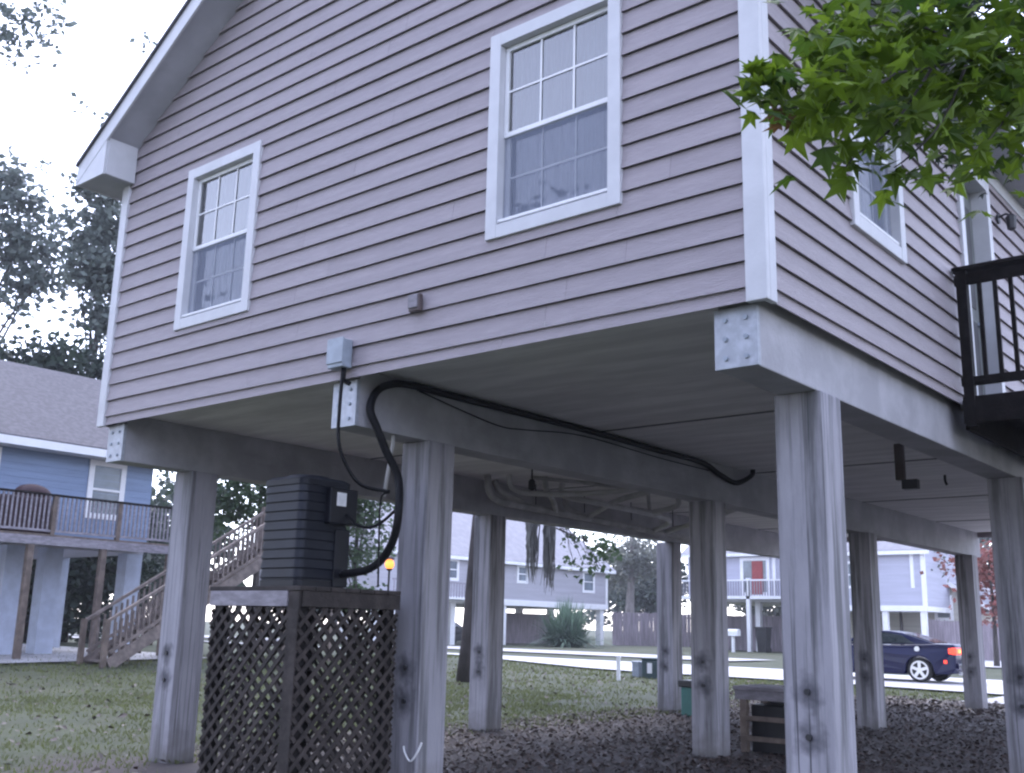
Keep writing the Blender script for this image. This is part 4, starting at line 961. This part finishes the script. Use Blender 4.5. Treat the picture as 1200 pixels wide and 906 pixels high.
# clipped palm-like bush by the grey house
PBX, PBY = -40.3, 51.8
pb = empty('spiky_bush', (PBX,PBY,g(PBX,PBY)), 'large spiky green bush in front of the far grey house', 'bush')
rnd = random.Random(5); vs = []; fs = []
for _ in range(900):
    az = rnd.uniform(0,6.283); el = rnd.uniform(.15,1.5); L = rnd.uniform(2.2,3.7); r0 = rnd.uniform(0,.9); a0 = rnd.uniform(0,6.28)
    b = Vector((PBX+r0*math.cos(a0),PBY+r0*math.sin(a0),g(PBX,PBY))); d = Vector((math.cos(az)*math.cos(el),math.sin(az)*math.cos(el),math.sin(el)))
    sd = d.cross(Vector((0,0,1))).normalized()*.05; tip = b+d*L+Vector((0,0,-.25*L*math.cos(el))); md = b+d*L*.55
    o = len(vs); vs += [tuple(b-sd),tuple(b+sd),tuple(md+sd),tuple(md-sd),tuple(tip)]; fs += [(o,o+1,o+2,o+3),(o+3,o+2,o+4)]
raw('fronds', vs, fs, M['palm'], pb)
MB().tube([(PBX,PBY,g(PBX,PBY)-.1),(PBX,PBY,g(PBX,PBY)+.8)], .3, 8).build('stem', M['bark'], pb)

# near leafy tree on the right: lobed leaves on twigs reaching into the picture
TW = [[(2.1,-1.22,4.11),(1.86,-1.77,3.91),(1.67,-2.26,3.69),(1.52,-2.62,3.59),(1.43,-2.81,3.52),(1.39,-2.9,3.47)],[(1.86,-1.77,3.91),(1.71,-2.04,3.98),(1.57,-2.39,3.85),(1.44,-2.6,3.74)],[(1.67,-2.26,3.69),(1.57,-2.43,3.53),(1.49,-2.61,3.47),(1.43,-2.72,3.42)],[(1.75,-2.08,3.76),(1.63,-2.23,3.48),(1.56,-2.39,3.34),(1.51,-2.41,3.28)],[(1.83,-1.9,3.83),(1.76,-2.01,3.57),(1.68,-2.16,3.39),(1.62,-2.19,3.34)],[(1.97,-1.56,3.98),(1.92,-1.65,3.71),(1.84,-1.8,3.51)],[(2.03,-1.3,4.18),(1.78,-1.66,4.23),(1.59,-1.95,4.25)],[(2.1,-1.22,4.11),(2.0,-1.34,3.77),(1.9,-1.49,3.56)],[(1.72,-2.1,3.75),(1.56,-2.14,3.88),(1.46,-2.31,3.71),(1.4,-2.32,3.57)],[(1.85,-1.77,3.9),(1.65,-1.78,3.82),(1.51,-1.89,3.79),(1.42,-2.05,3.62)],[(1.78,-1.66,4.23),(1.59,-2.05,4.12),(1.45,-2.29,4.05)]]
nt0 = (6.2, 1.6)
near = empty('leafy_tree', (nt0[0],nt0[1],g(*nt0)), 'near tree whose bright green lobed leaves hang in front of the side wall', 'tree')
q = MB(); zt0 = g(*nt0)
q.tube(smooth_path([(6.2,1.6,zt0-.2),(6.15,1.55,2),(6.0,1.4,4),(5.9,1.5,6),(6.0,1.6,8.5)],4), [.30-.011*k for k in range(17)], 10)
q.tube(smooth_path([(6.05,1.45,3.6),(4.6,.6,4.6),(3.2,-.4,4.6),(2.4,-.95,4.25),(2.1,-1.22,4.11)],4), [.11-.0055*k for k in range(17)], 7)
q.tube(smooth_path([(5.95,1.45,4.9),(4.4,1.6,6.0),(2.6,1.9,6.5),(1.3,1.9,6.3)],4), [.10-.006*k for k in range(13)], 7)
for t in TW: 
    sp_ = smooth_path(t,3); q.tube(sp_, [.007-.005*k/len(sp_) for k in range(len(sp_))], 5)
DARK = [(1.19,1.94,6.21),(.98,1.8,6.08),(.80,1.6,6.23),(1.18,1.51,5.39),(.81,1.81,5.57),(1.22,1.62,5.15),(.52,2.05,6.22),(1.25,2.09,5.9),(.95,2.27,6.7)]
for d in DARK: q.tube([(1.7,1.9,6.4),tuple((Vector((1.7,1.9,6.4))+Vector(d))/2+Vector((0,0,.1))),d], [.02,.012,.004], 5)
q.build('trunk', M['bark'], near, smooth=True)
LOBE = [(0,-.02)]
for a, r in ((-90,.06),(-52,.34),(-18,.66),(6,.36),(32,.86),(58,.42),(90,1.08),(122,.42),(148,.86),(174,.36),(198,.66),(232,.34)):
    LOBE.append((r*math.cos(R_(a))*.62, .18+r*math.sin(R_(a))*.62))
def lobed(vs, fs, p, s, rnd, flat=.75):
    nrm = Vector((rnd.gauss(0,.55),rnd.gauss(0,.55),flat)).normalized(); t = Vector((rnd.gauss(0,1),rnd.gauss(0,1),rnd.gauss(-.5,.5)))
    ty = (t - nrm*t.dot(nrm)).normalized(); tx = ty.cross(nrm); cur = rnd.uniform(.1,.5)
    o = len(vs)
    for i,(x,y) in enumerate(LOBE):
        q_ = p + (tx*x + ty*y)*s - nrm*s*cur*(x*x+(y-.1)**2)
        vs.append((q_.x,q_.y,q_.z))
    n = len(LOBE)-1
    for k in range(n): fs.append((o, o+1+k, o+1+(k+1)%n))
rnd = random.Random(11); vs = []; fs = []
for ti, t in enumerate(TW):
    sp_ = smooth_path(t,5)
    for i, p in enumerate(sp_[:-2]):
        for _ in range(16 if ti in (5,6,7,10) else (7 if ti in (0,1,9) else 4)):
            tip = i/len(sp_)
            s_ = (.16 if ti in (5,6,7,10) else .10) if tip < .75 else .06
            lobed(vs, fs, p+Vector((rnd.gauss(0,s_),rnd.gauss(0,s_),rnd.gauss(-.01,s_*.7))), rnd.uniform(.075,.16), rnd)
raw('foliage', vs, fs, M['leaf_near'], near)
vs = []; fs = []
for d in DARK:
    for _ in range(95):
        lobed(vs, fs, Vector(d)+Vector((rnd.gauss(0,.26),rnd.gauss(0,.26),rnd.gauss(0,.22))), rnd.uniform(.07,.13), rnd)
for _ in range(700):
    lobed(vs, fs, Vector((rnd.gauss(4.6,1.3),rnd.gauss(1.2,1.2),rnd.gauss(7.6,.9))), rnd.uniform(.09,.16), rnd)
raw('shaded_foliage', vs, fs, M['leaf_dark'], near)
vs = []; fs = []
for p in ((1.405,-2.70,3.40),(1.41,-2.71,3.37),(1.40,-2.72,3.42),(1.42,-2.69,3.39)): lobed(vs, fs, Vector(p), .085, rnd)
raw('dead_leaves', vs, fs, M['deadleaf'], near)

# ------------------------------------------------------------------ grass and fallen leaves
rnd = random.Random(21); vs = []; fs = []
def add_grass(n, fx, fy, h):
    for _ in range(n):
        x, y = fx(), fy()
        if -7.6 < x < 5 and 0.6 < y < 19: continue
        if -4.9 < x < -.6 and 18.9 < y < 24: continue
        if 23.4 < y < 30: continue
        if noise.noise(Vector((x*.35,y*.35,3))) < -.25 and rnd.random() < .7: continue
        z = g(x,y)-.01; a = rnd.uniform(0,6.28); hh = h*rnd.uniform(.5,1.4); w = .008+.0006*math.hypot(x-2.9,y+6)
        dx, dy = math.cos(a)*w, math.sin(a)*w; lx_, ly_ = rnd.gauss(0,.4)*hh, rnd.gauss(0,.4)*hh
        o = len(vs); vs.extend([(x-dx,y-dy,z),(x+dx,y+dy,z),(x+lx_,y+ly_,z+hh)]); fs.append((o,o+1,o+2))
add_grass(26000, lambda: rnd.uniform(-17,-7.0), lambda: rnd.uniform(-3,14), .055)
add_grass(16000, lambda: rnd.uniform(-24,-8), lambda: rnd.uniform(6,23.4), .07)
add_grass(9000, lambda: rnd.uniform(-30,-15), lambda: rnd.uniform(-2,12), .07)
add_grass(5000, lambda: rnd.uniform(-12,0), lambda: rnd.uniform(18.8,23.4), .06)
structure(raw('grass', vs, fs, M['grass']), 'stuff')
vs = []; fs = []
def add_litter(n, fx, fy, s0, s1):
    for _ in range(n):
        x, y = fx(), fy(); z = g(x,y)+rnd.uniform(.0,.035)+.03*max(0,noise.noise(Vector((x*1.3,y*1.3,8))))
        s = rnd.uniform(s0,s1); a = rnd.uniform(0,6.28); t1, t2 = rnd.gauss(0,.35), rnd.gauss(0,.35)
        ux = Vector((math.cos(a),math.sin(a),t1))*s; uy = Vector((-math.sin(a),math.cos(a),t2))*s*.6; p = Vector((x,y,z))
        o = len(vs); vs.extend([tuple(p-ux),tuple(p-uy),tuple(p+ux),tuple(p+uy+Vector((0,0,s*.3)))]); fs.append((o,o+1,o+2,o+3))
add_litter(60000, lambda: rnd.uniform(-8.8,4), lambda: rnd.uniform(1.5,19), .014,.042)
add_litter(5000, lambda: rnd.gauss(-4.5,2.2), lambda: rnd.gauss(17.5,1.2), .03,.07)
add_litter(2200, lambda: rnd.uniform(-22,-7), lambda: rnd.uniform(-2,22), .03,.065)
structure(raw('fallen_leaves', vs, fs, M['litter']), 'stuff')

# ------------------------------------------------------------------ thin haze volume, added to imitate the pale veil over the distance
hz = MB().box(-110, 45, -45, 130, -3, 27)
hm = bpy.data.materials.new('haze_air'); hm.use_nodes = True; hm.node_tree.nodes.clear()
ho = hm.node_tree.nodes.new('ShaderNodeOutputMaterial'); pv = hm.node_tree.nodes.new('ShaderNodeVolumePrincipled')
pv.inputs['Color'].default_value = (.86,.88,.97,1); pv.inputs['Density'].default_value = .0007
hm.node_tree.links.new(pv.outputs[0], ho.inputs['Volume'])
structure(hz.build('haze', hm), 'stuff')

# ------------------------------------------------------------------ sky, sun, camera, render settings
w = bpy.data.worlds.new('World'); scene.world = w; w.use_nodes = True; nt = w.node_tree
bg = nt.nodes['Background']; sky = nt.nodes.new('ShaderNodeTexSky'); sky.sky_type = 'NISHITA'; sky.sun_disc = False
SEL, SAZ = 56, -52                   # sun elevation, compass azimuth measured from +y towards +x
sky.sun_elevation = R_(SEL); sky.sun_rotation = R_(SAZ); sky.air_density = 1.0; sky.dust_density = .6; sky.ozone_density = 1.0
hs = nt.nodes.new('ShaderNodeHueSaturation'); hs.inputs['Saturation'].default_value = .48
nt.links.new(sky.outputs[0], hs.inputs['Color'])
mx = nt.nodes.new('ShaderNodeMix'); mx.data_type = 'RGBA'; mx.blend_type = 'MULTIPLY'; mx.inputs['Factor'].default_value = 1; mx.inputs['B'].default_value = (.93,.93,1.09,1)
nt.links.new(hs.outputs[0], mx.inputs['A']); nt.links.new(mx.outputs['Result'], bg.inputs['Color'])
bg.inputs['Strength'].default_value = .15
sd = bpy.data.lights.new('Sun', 'SUN'); sd.energy = .5; sd.angle = R_(35); sd.color = (1,.97,.93)
so = bpy.data.objects.new('Sun', sd); col.objects.link(so)
dirv = Vector((math.sin(R_(SAZ))*math.cos(R_(SEL)), math.cos(R_(SAZ))*math.cos(R_(SEL)), math.sin(R_(SEL))))
so.rotation_euler = dirv.to_track_quat('Z','Y').to_euler(); so.location = (20,-10,30)

cam = bpy.data.cameras.new('Camera'); co = bpy.data.objects.new('Camera', cam); col.objects.link(co)
yaw, pit, rol = .6984, .2247, .0241
fwd = Vector((-math.sin(yaw)*math.cos(pit), math.cos(yaw)*math.cos(pit), math.sin(pit)))
rr = Vector((math.cos(yaw), math.sin(yaw), 0)); uu = rr.cross(fwd)
r2 = rr*math.cos(rol)+uu*math.sin(rol); u2 = -rr*math.sin(rol)+uu*math.cos(rol)
mw = Matrix((( r2.x,u2.x,-fwd.x,2.9068),(r2.y,u2.y,-fwd.y,-5.9556),(r2.z,u2.z,-fwd.z,1.6),(0,0,0,1)))
co.matrix_world = mw
cam.sensor_fit = 'HORIZONTAL'; cam.sensor_width = 36; cam.lens = 36*1231.174/1200; cam.clip_start = .05; cam.clip_end = 2000
scene.camera = co
vs_ = scene.view_settings; vs_.view_transform = 'Standard'; vs_.look = 'None'; vs_.exposure = 2.28; vs_.gamma = 1
scene.render.engine = 'CYCLES'; scene.cycles.use_denoising = True; scene.cycles.max_bounces = 6; scene.cycles.transparent_max_bounces = 12
scene.cycles.sample_clamp_indirect = 6; scene.cycles.pixel_filter_type = 'BLACKMAN_HARRIS'; scene.cycles.filter_width = 2.3
